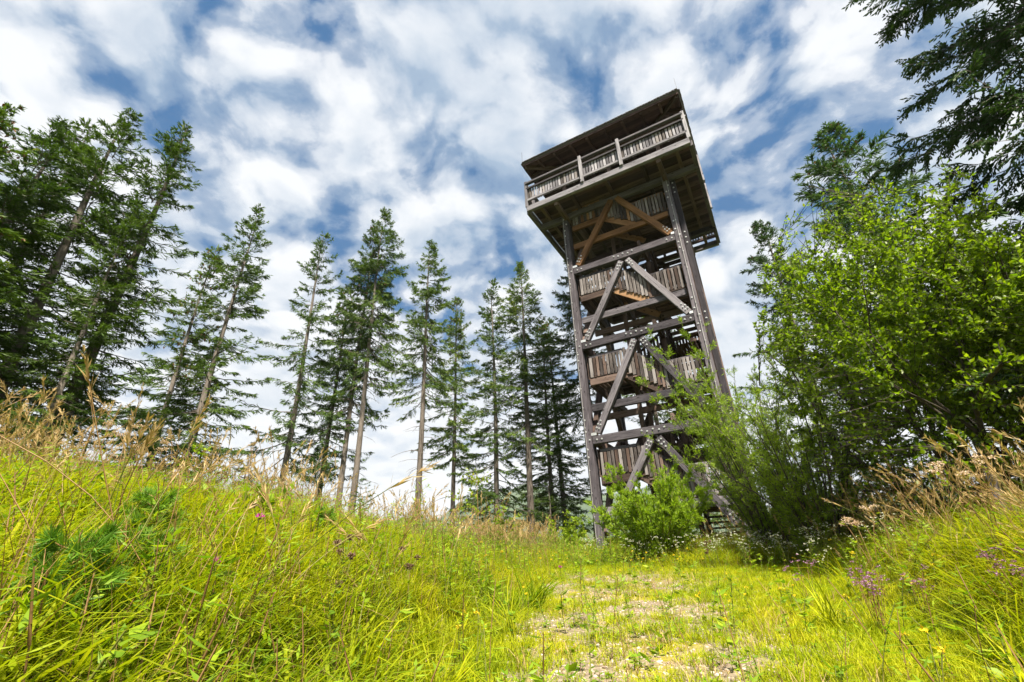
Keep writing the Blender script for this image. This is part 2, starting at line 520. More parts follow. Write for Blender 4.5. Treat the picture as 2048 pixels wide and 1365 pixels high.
# main beams and chevron braces, storey by storey
for si, bz in enumerate(BEAM_Z + [PZ]):
    for k in range(4):
        mat = 'wood_grey' if k == 0 else ('wood_brown' if k != 3 else 'wood_orange')
        nrm = SN[k]
        if si < 3:
            a0 = side(k, .02, -.02); a1 = side(k, W - .02, -.02)
            if k in (0, 2): a0, a1 = (W - .03, a0[1]), (-.05, a1[1])
            mb = timber('main_beam', T(*a0, bz + .155), T(*a1, bz + .155), .20, .29, 'wood_post' if k == 0 and si else mat, tower, bev=.012)
            if k == 0:
                for bu in (.12, .30, 1.72, 1.90, 2.10, 2.30, 2.48, W - .35, W - .15):
                    bolt(mb, bu, -.125, bz + .2 if bu in (1.72, 2.10, 2.48) else bz + .15)
        # chevron: apex under the middle of this beam, feet on the beam below
        low = (BEAM_Z[si - 1] + .31) if si else 1.0
        top = (bz - .005) if si < 3 else PZ - .02
        wd = .24
        for s, aa_, ab_ in ((0, W / 2 - .12, .16), (1, W / 2 + .12, W - .16)):
            pa = side(k, aa_, -.045); pb = side(k, ab_, -.045)
            m2 = mat
            if k == 0 and si == 3: m2 = 'wood_orange'
            br = timber('brace', T(*pa, top - .11), T(*pb, low + .07), wd, .18, m2, tower, up=nrm, bev=.012)
            if k == 0:
                ux, uz = pb[0] - pa[0], low - top
                ln = math.hypot(ux, uz); ux /= ln; uz /= ln
                px, pz = -uz, ux
                for t_, o_ in ((.10, .05), (.10, -.05), (.24, .05), (.24, -.05), (.38, .0)):
                    if si < 3: bolt(br, pa[0] + ux * t_ + px * o_, -.14, top - .11 + uz * t_ + pz * o_)
                    bolt(br, pb[0] - ux * t_ + px * o_, -.14, low + .15 - uz * t_ + pz * o_)

# stairs: a square spiral, a landing in every corner, one flight per side
RISE = [0, .98, 1.88, 2.78]
bal_n = 0
far_bm = []
FR0 = [1.95, 5.55, 9.22, 12.92]
LAND = 1.42
for st_, h0 in enumerate(FR0):
    warm = st_ >= 2
    for k in range(4):
        zl = h0 + RISE[k]                       # landing at the start of side k
        zn = h0 + (RISE[k + 1] if k < 3 else 3.65)
        if st_ == 3 and k >= 1: break
        wm = {0: 'wood_grey', 1: 'wood_brown', 2: 'wood_brown', 3: 'wood_orange'}[k]
        if k == 0 and st_ == 3: wm = 'wood_orange'
        # landing boards (landing of the start corner)
        for c, (zc, a_lo, a_hi) in enumerate(((zl, .0, LAND), (zn, W - LAND, W)) if k == 0 else ((zn, W - LAND, W),)):
            nb = 9
            for q_ in range(nb):
                t0 = a_lo + (q_ + .5) * (a_hi - a_lo) / nb
                pa = side(k, t0, .06); pb = side(k, t0, LAND - .03)
                timber('floor_board', T(*pa, zc - .03), T(*pb, zc - .03), .142, .045, 'wood_brown', tower, bev=.004)
        # edge beams of the landings: the lower one runs the full width
        f0 = side(k, .10, .10); f1 = side(k, W - .02, .10)
        timber('landing_beam', T(*f0, zl - .20), T(*f1, zl - .20), .14, .27, wm, tower)
        g0 = side(k, W - LAND - .06, .09); g1 = side(k, W - .06, .09)
        timber('landing_beam', T(*g0, zn - .185), T(*g1, zn - .185), .12, .25, 'wood_brown' if st_ < 3 else wm, tower)
        i0 = side(k, .05, LAND + .02); i1 = side(k, W - .05, LAND + .02)
        timber('inner_beam', T(*i0, zl - .2), T(*i1, zl - .2), .12, .24, 'wood_brown', tower)
        # flight
        nst = 6
        run = W - 2 * LAND
        for b_ in (.10, LAND - .14):
            s0 = side(k, LAND - .05, b_); s1 = side(k, W - LAND + .05, b_)
            timber('stringer', T(*s0, zl - .20), T(*s1, zn - .12), .07, .26, 'wood_brown' if not (k == 0 and warm) else 'wood_orange', tower)
        for q_ in range(nst - 1):
            a_ = LAND + (q_ + .5) * run / (nst - 1); z_ = zl + (q_ + 1) * (zn - zl) / nst
            s0 = side(k, a_, .02); s1 = side(k, a_, LAND - .05)
            timber('stair_tread', T(*s0, z_), T(*s1, z_), .27, .05, 'wood_brown', tower, bev=.004)
        # railing slats follow landing, flight, landing
        na = 30
        hh = 1.02
        for q_ in range(na):
            a_ = .10 + (q_ + .5) * (W - .2) / na
            if a_ < LAND: z_ = zl
            elif a_ > W - LAND: z_ = zn
            else: z_ = zl + (a_ - LAND) / run * (zn - zl)
            if k == 0 and a_ > W - LAND: hs = .84 + .02
            else: hs = hh
            pp = side(k, a_, .0 if k != 0 else .03)
            sm = 'wood_slat' if k in (0, 3) else 'wood_brown'
            if rnd.random() < .10: sm = 'wood_orange' if st_ >= 3 else 'wood_brown'
            jz = rnd.uniform(-.02, .02)
            timber('stair_baluster' if k != 2 else 'back_baluster', T(*pp, z_ - .02 + jz), T(*pp, z_ + hs + jz - .08), .100, .032, sm, tower, up=SN[k], bev=.004, jit=.1)
        bi = .07
        def rail(aA, zA, aB, zB, nm='handrail', hw=.055, vh=.12, bb=bi):
            r0 = side(k, aA, bb); r1 = side(k, aB, bb)
            timber(nm, T(*r0, zA), T(*r1, zB), hw, vh, wm if k in (0, 3) else 'wood_brown', tower)
        for dz in ((.12, .92) if k else (.12, .84)):
            rail(.12, zl + .92 if dz > .5 else zl + dz, LAND, zl + .92 if dz > .5 else zl + dz)
            rail(LAND, zl + (.92 if dz > .5 else dz), W - LAND, zn + (dz if dz < .5 else .84 if not k else .92))
            rail(W - LAND, zn + (dz if dz < .5 else .84 if not k else .92), W - .12, zn + (dz if dz < .5 else .84 if not k else .92))
        # inner slats and handrails
        for q_ in range(9):
            a_ = LAND + (q_ + .5) * run / 9; z_ = zl + (a_ - LAND) / run * (zn - zl)
            pp = side(k, a_, LAND + .03)
            timber('inner_baluster', T(*pp, z_), T(*pp, z_ + .95), .10, .028, 'wood_brown', tower, up=SN[k], bev=.004)
        for dz in (.5, .95):
            rail(LAND, zl + dz, W - LAND, zn + dz, 'inner_handrail', .04, .11, LAND - .02)
for (u, v) in ((LAND, LAND), (W - LAND, LAND), (LAND, D - LAND), (W - LAND, D - LAND)):
    timber('inner_post', T(u, v, .6), T(u, v, PZ + .1), .15, .15, 'wood_brown', tower, up=(0, 1, 0))
# first flight up from the ground to the lowest landing, inside the right bay
for b_ in (.1, LAND - .15):
    timber('stringer', T(W - b_, 2.7, .75), T(W - b_, LAND, 1.85), .07, .26, 'wood_grey', tower)
for q_ in range(6):
    v_ = 2.65 - q_ * .22; z_ = 1.0 + q_ * .16
    timber('stair_tread', T(W - .03, v_, z_), T(W - LAND + .05, v_, z_), .26, .05, 'wood_grey', tower)

# balcony platform
B0, B1, BV0, BV1 = -1.46, 5.58, -1.33, D + 1.46
nb = 46
for q_ in range(nb):
    v_ = BV0 + .1 + (q_ + .5) * (BV1 - BV0 - .2) / nb
    if nb - 3 <= q_ <= nb - 2:                      # a gap between boards near the rear edge
        if q_ == nb - 3:
            timber('floor_board', T(B0 + .06, v_, 14.80), T(3.9, v_, 14.80), .145, .05, 'wood_roof', tower, bev=.004)
        continue
    timber('floor_board', T(B0 + .06, v_, 14.80 + rnd.uniform(-.006, .006)), T(B1 - .06, v_, 14.80), .149, .05, 'wood_brown' if q_ % 3 else 'wood_roof', tower, bev=.004)
for u_ in (B0 + .55, .55, 2.1, 3.65, B1 - .55):
    timber('joist', T(u_, BV0 + .10, 14.66), T(u_, BV1 - .1, 14.66), .14, .22, 'wood_brown', tower)
for v_ in (.0, D):
    timber('bearer', T(B0 - .02, v_, 14.40), T(B1 + .02, v_, 14.40), .20, .28, 'wood_post', tower)
for u_ in (.0 - .1, W + .12):
    timber('bearer', T(u_, BV0 + .05, 14.28), T(u_, BV1, 14.28), .18, .22, 'wood_brown', tower)
FASC = [((B0, BV0), (B1, BV0)), ((B0, BV1), (B1, BV1)), ((B0, BV0 + .1), (B0, BV1 - .1)), ((B1, BV0 + .1), (B1, BV1 - .1))]
for q_, (a, b) in enumerate(FASC):
    timber('fascia_beam', T(*a, 14.51), T(*b, 14.51), .16, .29, 'wood_pale' if q_ == 0 else 'wood_grey', tower, bev=.012)
    dx = .0
    n_out = Vector(SN[(0, 2, 1, 3)[q_]])
    e = n_out * .03
    for (nm, z_, ww, hh_) in (('bottom_rail', 15.02, .07, .12), ('upper_rail', 15.72, .07, .09), ('handrail', 16.02, .15, .10)):
        timber(nm, T(*a, z_) + e, T(*b, z_) + e, ww, hh_, 'wood_pale' if nm != 'upper_rail' else 'wood_grey', tower)
    ln = (Vector(b) - Vector(a)).length
    cnt = int(ln / .128)
    for c in range(cnt):
        t = (c + .5) / cnt
        pt = Vector(a) + (Vector(b) - Vector(a)) * t
        jz = rnd.uniform(-.015, .015)
        base = T(pt[0], pt[1], 0) - n_out * .035
        timber('balcony_baluster', base + Vector((0, 0, 14.98 + jz)), base + Vector((0, 0, 15.80 + jz)), .094, .03, 'wood_slat' if rnd.random() < .3 else 'wood_pale', tower, up=n_out, bev=.004, jit=.08)
    # rail posts
    for t in ((.0, .383, .625, 1.0) if q_ < 2 else (.36, .64)):
        pt = Vector(a) + (Vector(b) - Vector(a)) * t
        base = T(pt[0], pt[1], 0) + n_out * .085
        if t in (0, 1.0): base = T(pt[0], pt[1], 0)
        timber('rail_post', base + Vector((0, 0, 14.66)), base + Vector((0, 0, 16.16)), .13, .13, 'wood_pale', tower, up=n_out)

# roof: low hipped roof on the same outline
E0, E1, EV0, EV1, EZ = B0 - .10, B1 + .08, BV0 - .03, BV1 + .06, 17.30
AP = (W / 2, D / 2, EZ + .95)
Vr, Fr = [], []
for (u, v, z) in ((E0, EV0, EZ), (E1, EV0, EZ), (E1, EV1, EZ), (E0, EV1, EZ), AP):
    Vr.append(T(u, v, z))
for (u, v, z) in ((E0 - .05, EV0 - .05, EZ + .09), (E1 + .05, EV0 - .05, EZ + .09), (E1 + .05, EV1 + .05, EZ + .09), (E0 - .05, EV1 + .05, EZ + .09), (AP[0], AP[1], AP[2] + .1)):
    Vr.append(T(u, v, z))
me = bpy.data.meshes.new('roof')
me.from_pydata([tuple(v) for v in Vr], [], [(1, 0, 4), (2, 1, 4), (3, 2, 4), (0, 3, 4), (5, 6, 9), (6, 7, 9), (7, 8, 9), (8, 5, 9), (0, 1, 6, 5), (1, 2, 7, 6), (2, 3, 8, 7), (3, 0, 5, 8)])
me.materials.append(M['wood_roof']); me.materials.append(M['roofing'])
for f in me.polygons: f.material_index = 0 if f.index < 4 else 1
me.update()
roof = obj('roof', me, tower)
cor = [(E0, EV0), (E1, EV0), (E1, EV1), (E0, EV1)]
for q_ in range(4):
    a, b = cor[q_], cor[(q_ + 1) % 4]
    nv = Vector(SN[(0, 3, 2, 1)[q_]])
    # eaves board
    timber('eaves_board', T(*a, EZ - .035) - nv * .02, T(*b, EZ - .035) - nv * .02, .04, .13, 'wood_roof', roof)
    cnt = 9
    for c in range(1, cnt):
        t = c / cnt
        p0 = Vector((*a, EZ)).lerp(Vector((*b, EZ)), t)
        reach = min(t, 1 - t) * 2
        p1 = p0 + (Vector(AP) - Vector(((a[0] + b[0]) / 2, (a[1] + b[1]) / 2, EZ))) * reach * .97
        timber('rafter', T(p0[0], p0[1], EZ - .10) - nv * .06, T(p1[0], p1[1], p1[2] - .10), .10, .17, 'wood_roof', roof)
    # shingle courses show as a fine tooth along the eaves
    p0, p1 = Vector((*a, EZ)), Vector(AP)
    timber('hip_rafter', T(*a, EZ - .11) - Vector((T(*a, EZ) - T(AP[0], AP[1], EZ))).normalized() * .12, T(AP[0], AP[1], AP[2] - .11), .12, .2, 'wood_brown', roof)
    # ceiling boards under the rafters' upper side
    for c in range(1, 22):
        t = c / 22
        e0 = Vector((*a, EZ)).lerp(p1, t); e1 = Vector((*b, EZ)).lerp(p1, t)
        timber('roof_board', T(*e0) - Vector((0, 0, .012)), T(*e1) - Vector((0, 0, .012)), .165, .02, 'wood_roof', roof, bev=.003)
# shingle tips along the eaves
sb = []
for q_ in range(4):
    a, b = Vector(T(*cor[q_], EZ + .095)), Vector(T(*cor[(q_ + 1) % 4], EZ + .095))
    nv = Vector(SN[(0, 3, 2, 1)[q_]])
    cnt = 60
    for c in range(cnt):
        sb.append((a.lerp(b, (c + .04) / cnt), a.lerp(b, (c + .96) / cnt), nv, rnd.uniform(.085, .10)))
vs, fs = [], []
for a, b, nv, ln in sb:
    k = len(vs)
    up = Vector((0, 0, .022))
    for dz in (Vector(), up):
        vs += [a - nv * .3 + dz + Vector((0, 0, .07)), b - nv * .3 + dz + Vector((0, 0, .07)), b + nv * ln + dz, a + nv * ln + dz]
    fs += [(k, k + 1, k + 2, k + 3)[::-1], (k + 4, k + 5, k + 6, k + 7), (k + 2, k + 3, k + 7, k + 6)[::-1], (k, k + 3, k + 7, k + 4), (k + 1, k + 2, k + 6, k + 5)[::-1]]
me = bpy.data.meshes.new('shingle_edge'); me.from_pydata([tuple(v) for v in vs], [], fs); me.materials.append(M['roofing'])
obj('shingle_edge', me, roof, kind='stuff')
for (u, v) in ((-.1, .02), (W + .12, .02), (-.1, D), (W + .12, D), (W / 2, .02), (W / 2, D)):
    timber('roof_post', T(u, v, 14.84), T(u, v, EZ + .28), .16, .16, 'wood_brown', tower, up=(0, 1, 0))
for v_ in (.02, D):
    timber('roof_plate', T(E0 + .3, v_, EZ - .02), T(E1 - .3, v_, EZ - .02), .14, .18, 'wood_roof', tower)
for q_ in range(4):
    timber('lightning_rod', T(*cor[q_], EZ + .05), T(*cor[q_], EZ + .86), .010, .010, 'iron', roof, up=(0, 1, 0), bev=0)
# down conductor of the lightning rods, on stand-offs along two posts
for (u, v) in ((W + .14, -.20), (-.26, -.20)):
    timber('down_conductor', T(u, v, .9), T(u, v, 14.3), .011, .011, 'wire', tower, up=(0, 1, 0), bev=0)
    for z_ in np.arange(1.6, 14.2, .75):
        timber('conductor_clip', T(u, v + .01, z_), T(u, v + .06, z_), .03, .03, 'steel', tower, bev=0)
# steel shoes at the chevron feet
for bz in BEAM_Z:
    for u_ in (.02, W - .06):
        timber('steel_plate', T(u_ - .09, -.128, bz + .36), T(u_ + .11, -.128, bz + .36), .10, .008, 'steel', tower, up=(0, -1, 0), bev=0)
# ------------------------------------------------------------------ trees
class Acc:
    """collects triangles for one mesh with a tint per vertex and a material per face"""
    def __init__(s): s.v, s.f, s.m, s.t, s.n = [], [], [], [], 0
    def add(s, V, F, mi, tint):
        V = np.asarray(V, np.float32).reshape(-1, 3); F = np.asarray(F, np.int64).reshape(-1, 3)
        s.v.append(V); s.f.append(F + s.n); s.n += len(V)
        s.m.append(np.full(len(F), mi)); s.t.append(np.broadcast_to(tint, (len(V),)).astype(np.float32))
    def mesh(s, name, mats):
        return mesh_np(name, np.vstack(s.v), np.vstack(s.f), mats, np.concatenate(s.m), np.concatenate(s.t))


def unit(a): return a / np.maximum(np.linalg.norm(a, axis=-1, keepdims=True), 1e-9)


def rhombs(acc, P, D_, L, Wd, side_v, mi, tint, mid=.42, fold=0.0):
    """flat pointed leaves: base P, direction D, length L, width W, side vector"""
    n = len(P)
    L = np.broadcast_to(np.asarray(L, float), (n,))[:, None]; Wd = np.broadcast_to(np.asarray(Wd, float), (n,))[:, None]
    S = unit(side_v - D_ * (side_v * D_).sum(-1, keepdims=True))
    up = np.cross(D_, S)
    a = P; b = P + D_ * L * mid + S * Wd / 2 + up * Wd * fold; c = P + D_ * L; d = P + D_ * L * mid - S * Wd / 2 + up * Wd * fold
    V = np.stack([a, b, c, d], 1).reshape(-1, 3)
    k = np.arange(n)[:, None] * 4
    if fold:
        F = np.concatenate([k + np.array([[0, 1, 2]]), k + np.array([[0, 2, 3]])], 0)
    else:
        F = np.concatenate([k + np.array([[0, 1, 2]]), k + np.array([[0, 2, 3]])], 0)
    acc.add(V, F, mi, np.repeat(np.broadcast_to(tint, (n,)), 4))


def tubes(acc, P0, P1, r0, r1, mi, tint=.5, k=3):
    """straight thin sticks"""
    n = len(P0)
    d = unit(P1 - P0)
    ref = np.where(np.abs(d[:, 2:3]) > .9, np.array([[1., 0, 0]]), np.array([[0, 0, 1.]]))
    a = unit(np.cross(d, ref)); b = np.cross(d, a)
    r0 = np.broadcast_to(r0, (n,))[:, None]; r1 = np.broadcast_to(r1, (n,))[:, None]
    ring0 = [P0 + (a * math.cos(2 * math.pi * j / k) + b * math.sin(2 * math.pi * j / k)) * r0 for j in range(k)]
    ring1 = [P1 + (a * math.cos(2 * math.pi * j / k) + b * math.sin(2 * math.pi * j / k)) * r1 for j in range(k)]
    V = np.stack(ring0 + ring1, 1).reshape(-1, 3)
    base = np.arange(n)[:, None] * 2 * k
    F = []
    for j in range(k):
        j2 = (j + 1) % k
        F.append(base + np.array([[j, j2, k + j2]])); F.append(base + np.array([[j, k + j2, k + j]]))
    acc.add(V, np.concatenate(F, 0), mi, tint)


def trunk_mesh(rng, H, r0, name='trunk', seg=14, k=9, bend=.12, taper=1.0):
    V, F = [], []
    zz = np.linspace(-.6, H, seg)
    ph = rng.uniform(0, 6)
    for i_, z in enumerate(zz):
        t = max(z, 0) / H
        r = r0 * ((1 - t) ** .85 * .97 + .03) * (1 + .5 * math.exp(-max(z, -.1) * 2.2))
        ox, oy = bend * math.sin(t * 4 + ph) * t, bend * math.cos(t * 3.1 + ph) * t
        for j_ in range(k):
            a_ = 2 * math.pi * j_ / k
            rr_ = r * (1 + .05 * math.sin(3 * a_ + ph + z))
            V.append((ox + rr_ * math.cos(a_), oy + rr_ * math.sin(a_), z))
    for i_ in range(seg - 1):
        for j_ in range(k):
            F.append((i_ * k + j_, i_ * k + (j_ + 1) % k, (i_ + 1) * k + (j_ + 1) % k, (i_ + 1) * k + j_))
    return mesh_np(name, V, F, [M['bark']], smooth=True)


def spruce_crown(seed, H=15., start=.2, Rm=1.9, nbr=150, dens=34, tw=.30, tww=.055, fine=False, gap=.25, low=1.0, needles='spruce', cones=False, sweep=0.0):
    rng = np.random.default_rng(seed)
    acc = Acc()
    hs = start + (1 - start) * np.sort(rng.random(nbr) ** .92)
    az0 = rng.random(nbr) * 2 * np.pi
    # unevenness: some directions and heights carry more
    for b_ in range(nbr):
        t = hs[b_]
        u_ = (t - start) / (1 - start)
        env = (1 - u_) ** .78 * (.55 + .45 * min(1, u_ / .18 + (1 - low) * 0 + .15))
        L = Rm * env * rng.uniform(.42, 1.18) + .12
        if rng.random() < gap * .5: L *= .55
        az_ = az0[b_]
        e0 = np.interp(u_, [0, .5, .85, 1], [-.34, -.08, .40, 1.1]) + rng.normal(0, .24)
        cu = np.interp(u_, [0, .5, 1], [.18, .12, .1])
        ns = max(5, int(9 * L / 1.2))
        s = np.linspace(0, 1, ns)
        rad_ = L * s * math.cos(e0 * .6)
        zz = t * H + L * (math.sin(e0) * s - .30 * s * (1 - .2 * u_) * (1 - u_) + (cu + .12) * s ** 2.2)
        dirh = np.array([math.cos(az_), math.sin(az_), 0])
        wobv = rng.normal(0, .03, (ns, 3)) * s[:, None]
        Pb = dirh * rad_[:, None] + np.array([0, 0, 1.]) * zz[:, None] + wobv
        rb = .008 + .016 * L / Rm
        tubes(acc, Pb[:-1], Pb[1:], rb * (1 - s[:-1] * .85), rb * (1 - s[1:] * .85), 1)
        n_t = int(dens * L * np.interp(u_, [0, .35, .7, 1], [.55, .95, 1.15, 1.15]) * rng.uniform(.5, 1.25)) + 7
        ts = rng.beta(1.5, 1.0, n_t) * .88 + .12
        idx = ts * (ns - 1); i0 = np.minimum(idx.astype(int), ns - 2); fr = (idx - i0)[:, None]
        base = Pb[i0] * (1 - fr) + Pb[i0 + 1] * fr
        tang = unit(Pb[i0 + 1] - Pb[i0])
        latv = np.array([-math.sin(az_), math.cos(az_), 0])
        sg = rng.choice([-1., 1.], n_t)[:, None]
        spread = np.interp(ts, [0.1, .5, 1], [1.0, .85, .35])[:, None]
        droop = -rng.uniform(.1, 1.0, (n_t, 1)) * np.interp(u_, [0, .6, 1], [1, .7, .05])
        dv = unit(tang * .75 + latv * sg * spread * rng.uniform(.6, 1.2, (n_t, 1)) + np.array([0, 0, 1.]) * droop + rng.normal(0, .16, (n_t, 3)))
        ln = tw * rng.uniform(.6, 1.35, n_t) * (np.interp(ts, [0, .3, .7, 1], [.7, 1.15, 1.05, .7])) * (.55 + .45 * min(1, L / 1.1))
        tint_b = rng.uniform(.05, .75)
        tint = np.clip(tint_b * .5 + .5 * rng.random(n_t) * .9 + .12 * ts, 0, 1)
        sv_ = unit(np.cross(dv, rng.normal(0, 1, (n_t, 3))))
        if not fine:
            rhombs(acc, base, dv, ln, tww * rng.uniform(.8, 1.3, n_t), sv_, 0, tint)
            # two side shoots on every twig
            for f_ in (.35, .6):
                d2 = unit(dv + sv_ * rng.choice([-1., 1.], n_t)[:, None] * .8 + np.array([0, 0, -.25]))
                rhombs(acc, base + dv * (ln * f_)[:, None], d2, ln * .55, tww * .85, np.cross(d2, rng.normal(0, 1, (n_t, 3))), 0, tint)
        else:
            # branchlets set herringbone-wise with brushy shoots
            tubes(acc, base, base + dv * ln[:, None], .006, .002, 1)
            sv2 = unit(latv * sg * .2 + np.cross(dv, np.array([0, 0, 1.])) + rng.normal(0, .45, (n_t, 3)))
            nn = 8
            for q_ in range(nn):
                f_ = (q_ + .6) / nn
                for sg2 in ((-1., 1.) if q_ < nn - 1 else (0.,)):
                    p_ = base + dv * (ln * (f_ if sg2 else .85))[:, None]
                    d3 = unit(dv * .9 + sv2 * sg2 * rng.uniform(.4, .95, (n_t, 1)) + np.array([0, 0, -.32]) + rng.normal(0, .2, (n_t, 3)))
                    l3 = ln * (.36 - .14 * f_) * rng.uniform(.5, 1.3, n_t)
                    r3 = rng.normal(0, 1, (n_t, 3)); tt_ = np.clip(tint + rng.normal(0, .07, n_t), 0, 1)
                    rhombs(acc, p_, d3, l3, .031, np.cross(d3, r3), 0, tt_, mid=.6)
                    rhombs(acc, p_, d3, l3, .031, r3, 0, tt_, mid=.6)
        if cones and u_ > .55 and rng.random() < .8:
            nc = rng.integers(1, 5)
            ii = rng.integers(0, n_t, nc)
            pc = base[ii] + dv[ii] * (ln[ii] * .7)[:, None]
            dc = unit(np.array([[0, 0, -1.]]) + rng.normal(0, .25, (nc, 3)))
            for q_ in range(3):
                rhombs(acc, pc, dc, rng.uniform(.10, .15, nc), .042, rng.normal(0, 1, (nc, 3)), 2, rng.random(nc), mid=.45)
    # leader
    top = np.array([[0, 0, H * .985]]); 
    rhombs(acc, np.repeat(top, 4, 0), unit(np.array([[.05, 0, 1], [-.05, .03, 1], [.4, .3, .8], [-.4, -.2, .8]])), [.45, .4, .28, .28], .06, rng.normal(0, 1, (4, 3)), 0, .5)
    return acc.mesh('crown', [M[needles], M['twig'], M['cone']])


def dead_branch_mesh(seed):
    rng = np.random.default_rng(seed); acc = Acc()
    L = 1.0
    s = np.linspace(0, 1, 6)
    P_ = np.stack([s * L, .05 * np.sin(s * 3 + seed), .16 * s - .34 * s ** 2], 1)
    tubes(acc, P_[:-1], P_[1:], .014 * (1 - s[:-1] * .8), .014 * (1 - s[1:] * .8), 0)
    for q_ in range(3):
        i_ = 2 + q_
        p0 = P_[i_][None]; d = unit(np.array([[.7, rng.choice([-1, 1]) * .6, -.25]]))
        tubes(acc, p0, p0 + d * rng.uniform(.15, .3), .006, .002, 0)
    return acc.mesh('dead_branch', [M['twig']])


DEAD = [dead_branch_mesh(q_) for q_ in range(4)]
rng0 = np.random.default_rng(3)
TRUNKS = [trunk_mesh(rng0, 15., .15) for _ in range(4)]
CROWN = {
    'full': [spruce_crown(11, start=.10, Rm=2.1, nbr=235, dens=45, tw=.22, tww=.029), spruce_crown(12, start=.14, Rm=2.0, nbr=225, dens=45, tw=.22, tww=.029, cones=True)],
    'mid': [spruce_crown(21, start=.33, Rm=2.0, nbr=200, dens=46, tw=.22, tww=.029, gap=.5), spruce_crown(22, start=.37, Rm=1.95, nbr=190, dens=46, tw=.22, tww=.029, cones=True, gap=.4)],
    'high': [spruce_crown(31, start=.42, Rm=2.1, nbr=165, dens=48, tw=.23, tww=.029, cones=True), spruce_crown(32, start=.46, Rm=2.0, nbr=155, dens=48, tw=.23, tww=.029)],
    'thin': [spruce_crown(41, start=.28, Rm=2.3, nbr=120, dens=40, gap=.6, tw=.22, tww=.029)],
    'small': [spruce_crown(51, start=.05, Rm=3.4, nbr=110, dens=26, tw=.26, tww=.036)],
    'left': [spruce_crown(81, start=.16, Rm=1.75, nbr=240, dens=50, tw=.20, tww=.026, gap=.6), spruce_crown(82, start=.24, Rm=1.65, nbr=225, dens=50, tw=.20, tww=.026, gap=.6), spruce_crown(83, start=.10, Rm=1.75, nbr=255, dens=50, tw=.20, tww=.026, gap=.6, cones=True)],
    'near': [spruce_crown(61, start=.10, Rm=3.0, nbr=190, dens=50, tw=.25, tww=.034, cones=True, needles='spruce_blue')],
    'close': [spruce_crown(71, H=15, start=.08, Rm=3.8, nbr=230, dens=15, tw=.40, fine=True, needles='spruce_blue', gap=.5)],
}


def spruce(x, y, ztop, kind, var, wscale, tr, label, rz=None, dead=0, dead_z=(.12, .45), lean=(0, 0)):
    z0 = gz(x, y)
    H = ztop - z0
    t = bpy.data.objects.new('spruce_tree', None); col.objects.link(t)
    t.location = (x, y, z0); t.rotation_euler = (lean[0], lean[1], rnd.uniform(0, 6.28) if rz is None else rz)
    tag(t, label, 'tree', 'spruces standing round the lookout tower')
    k = H / 15.
    tr_o = obj('trunk', TRUNKS[var % 4], t); tr_o.scale = (tr, tr, k)
    cr = obj('crown', CROWN[kind][var % len(CROWN[kind])], t); cr.scale = (wscale, wscale, k)
    for q_ in range(dead):
        b = obj('dead_branch', DEAD[q_ % 4], t)
        zz = rnd.uniform(*dead_z) * H
        b.location = (0, 0, zz); s_ = rnd.uniform(.55, 1.25); b.scale = (s_, s_, s_)
        b.rotation_euler = (0, rnd.uniform(-.1, .25), rnd.uniform(0, 6.28))
    return t


S = spruce
S(-9.83, 5.96, 8.6, 'left', 2, 1.2, 1.0, 'dense spruce at the left edge, its crown cut by the frame')
S(-10.24, 7.17, 9.6, 'left', 0, 1.15, .95, 'second spruce from the left, pointed top beside the edge tree')
S(-11.22, 8.37, 11.2, 'left', 1, 1.2, 1.05, 'third spruce from the left, tall with a rounded double top')
S(-9.99, 8.31, 11.4, 'left', 0, 1.2, 1.15, 'tallest bushy spruce in the left clump, thick pale trunk')
S(-8.83, 8.4, 8.0, 'left', 1, .75, .6, 'slender grey-trunked young spruce leaning among the left clump')
S(-9.29, 9.09, 11.9, 'left', 1, 1.1, 1.1, 'spruce on the right of the left clump with thick dark bare trunk')
S(-10.6, 13.45, 11.0, 'left', 2, 1.25, .85, 'ragged spruce left of the pair standing apart, lower top')
S(-9.25, 13.06, 12.4, 'left', 0, 1.2, .9, 'taller spruce of the pair standing apart beside the left clump')
S(-8.46, 17.01, 14.4, 'thin', 0, 1.10, 1.0, 'slim spruce with pale leaning trunk, first right of the sky gap', dead=8, dead_z=(.08, .3))
S(-8.05, 19.4, 13.0, 'mid', 1, 1.10, 1.0, 'shorter dark spruce between the slim one and the twin trunks', dead=8, dead_z=(.08, .3))
S(-6.95, 18.85, 16.2, 'high', 0, 1.01, .95, 'left one of the twin trunks with yellowish shared crown', dead=16, dead_z=(.1, .5))
S(-6.3, 18.47, 17.0, 'high', 1, 1.14, 1.0, 'right one of the twin trunks, tallest crown full of brown cones', dead=22, dead_z=(.1, .5))
S(-3.95, 19.1, 15.3, 'high', 1, 1.10, 1.0, 'lone spruce with long bare trunk and many dead branches', dead=34, dead_z=(.08, .52))
S(-3.07, 22.79, 14.2, 'mid', 1, 1.14, .95, 'thin-trunked spruce right of the one with dead branches', dead=12, dead_z=(.1, .32))
S(-.98, 21.98, 14.9, 'full', 0, 1.19, 1.0, 'spruce branched almost to the ground, left of the pale trunk')
S(.55, 20.99, 15.2, 'mid', 0, 1.19, 1.1, 'pointed spruce with smooth pale trunk left of the tower', dead=8, dead_z=(.1, .3))
S(1.63, 22.94, 12.6, 'full', 1, 1.23, .9, 'dark narrow spruce behind the pale trunk, left of the tower')
S(2.22, 23.9, 13.2, 'full', 0, 1.23, 1.0, 'dark spruce with low bright green boughs near the tower foot')
S(3.49, 21.72, 16.0, 'mid', 1, 1.23, 1.5, 'spruce with thick brown trunk right beside the tower corner post')
S(8.02, 25.78, 16.6, 'full', 1, 1.23, 1.2, 'spruce seen through the open middle storeys of the tower')
S(10.4, 27.5, 14.5, 'full', 0, 1.23, 1.2, 'spruce seen through the lower right of the tower frame')
S(10.57, 10.64, 12.6, 'near', 0, 1.3, 1.2, 'spruce with cone-laden pointed top rising behind the broad-leaved tree')
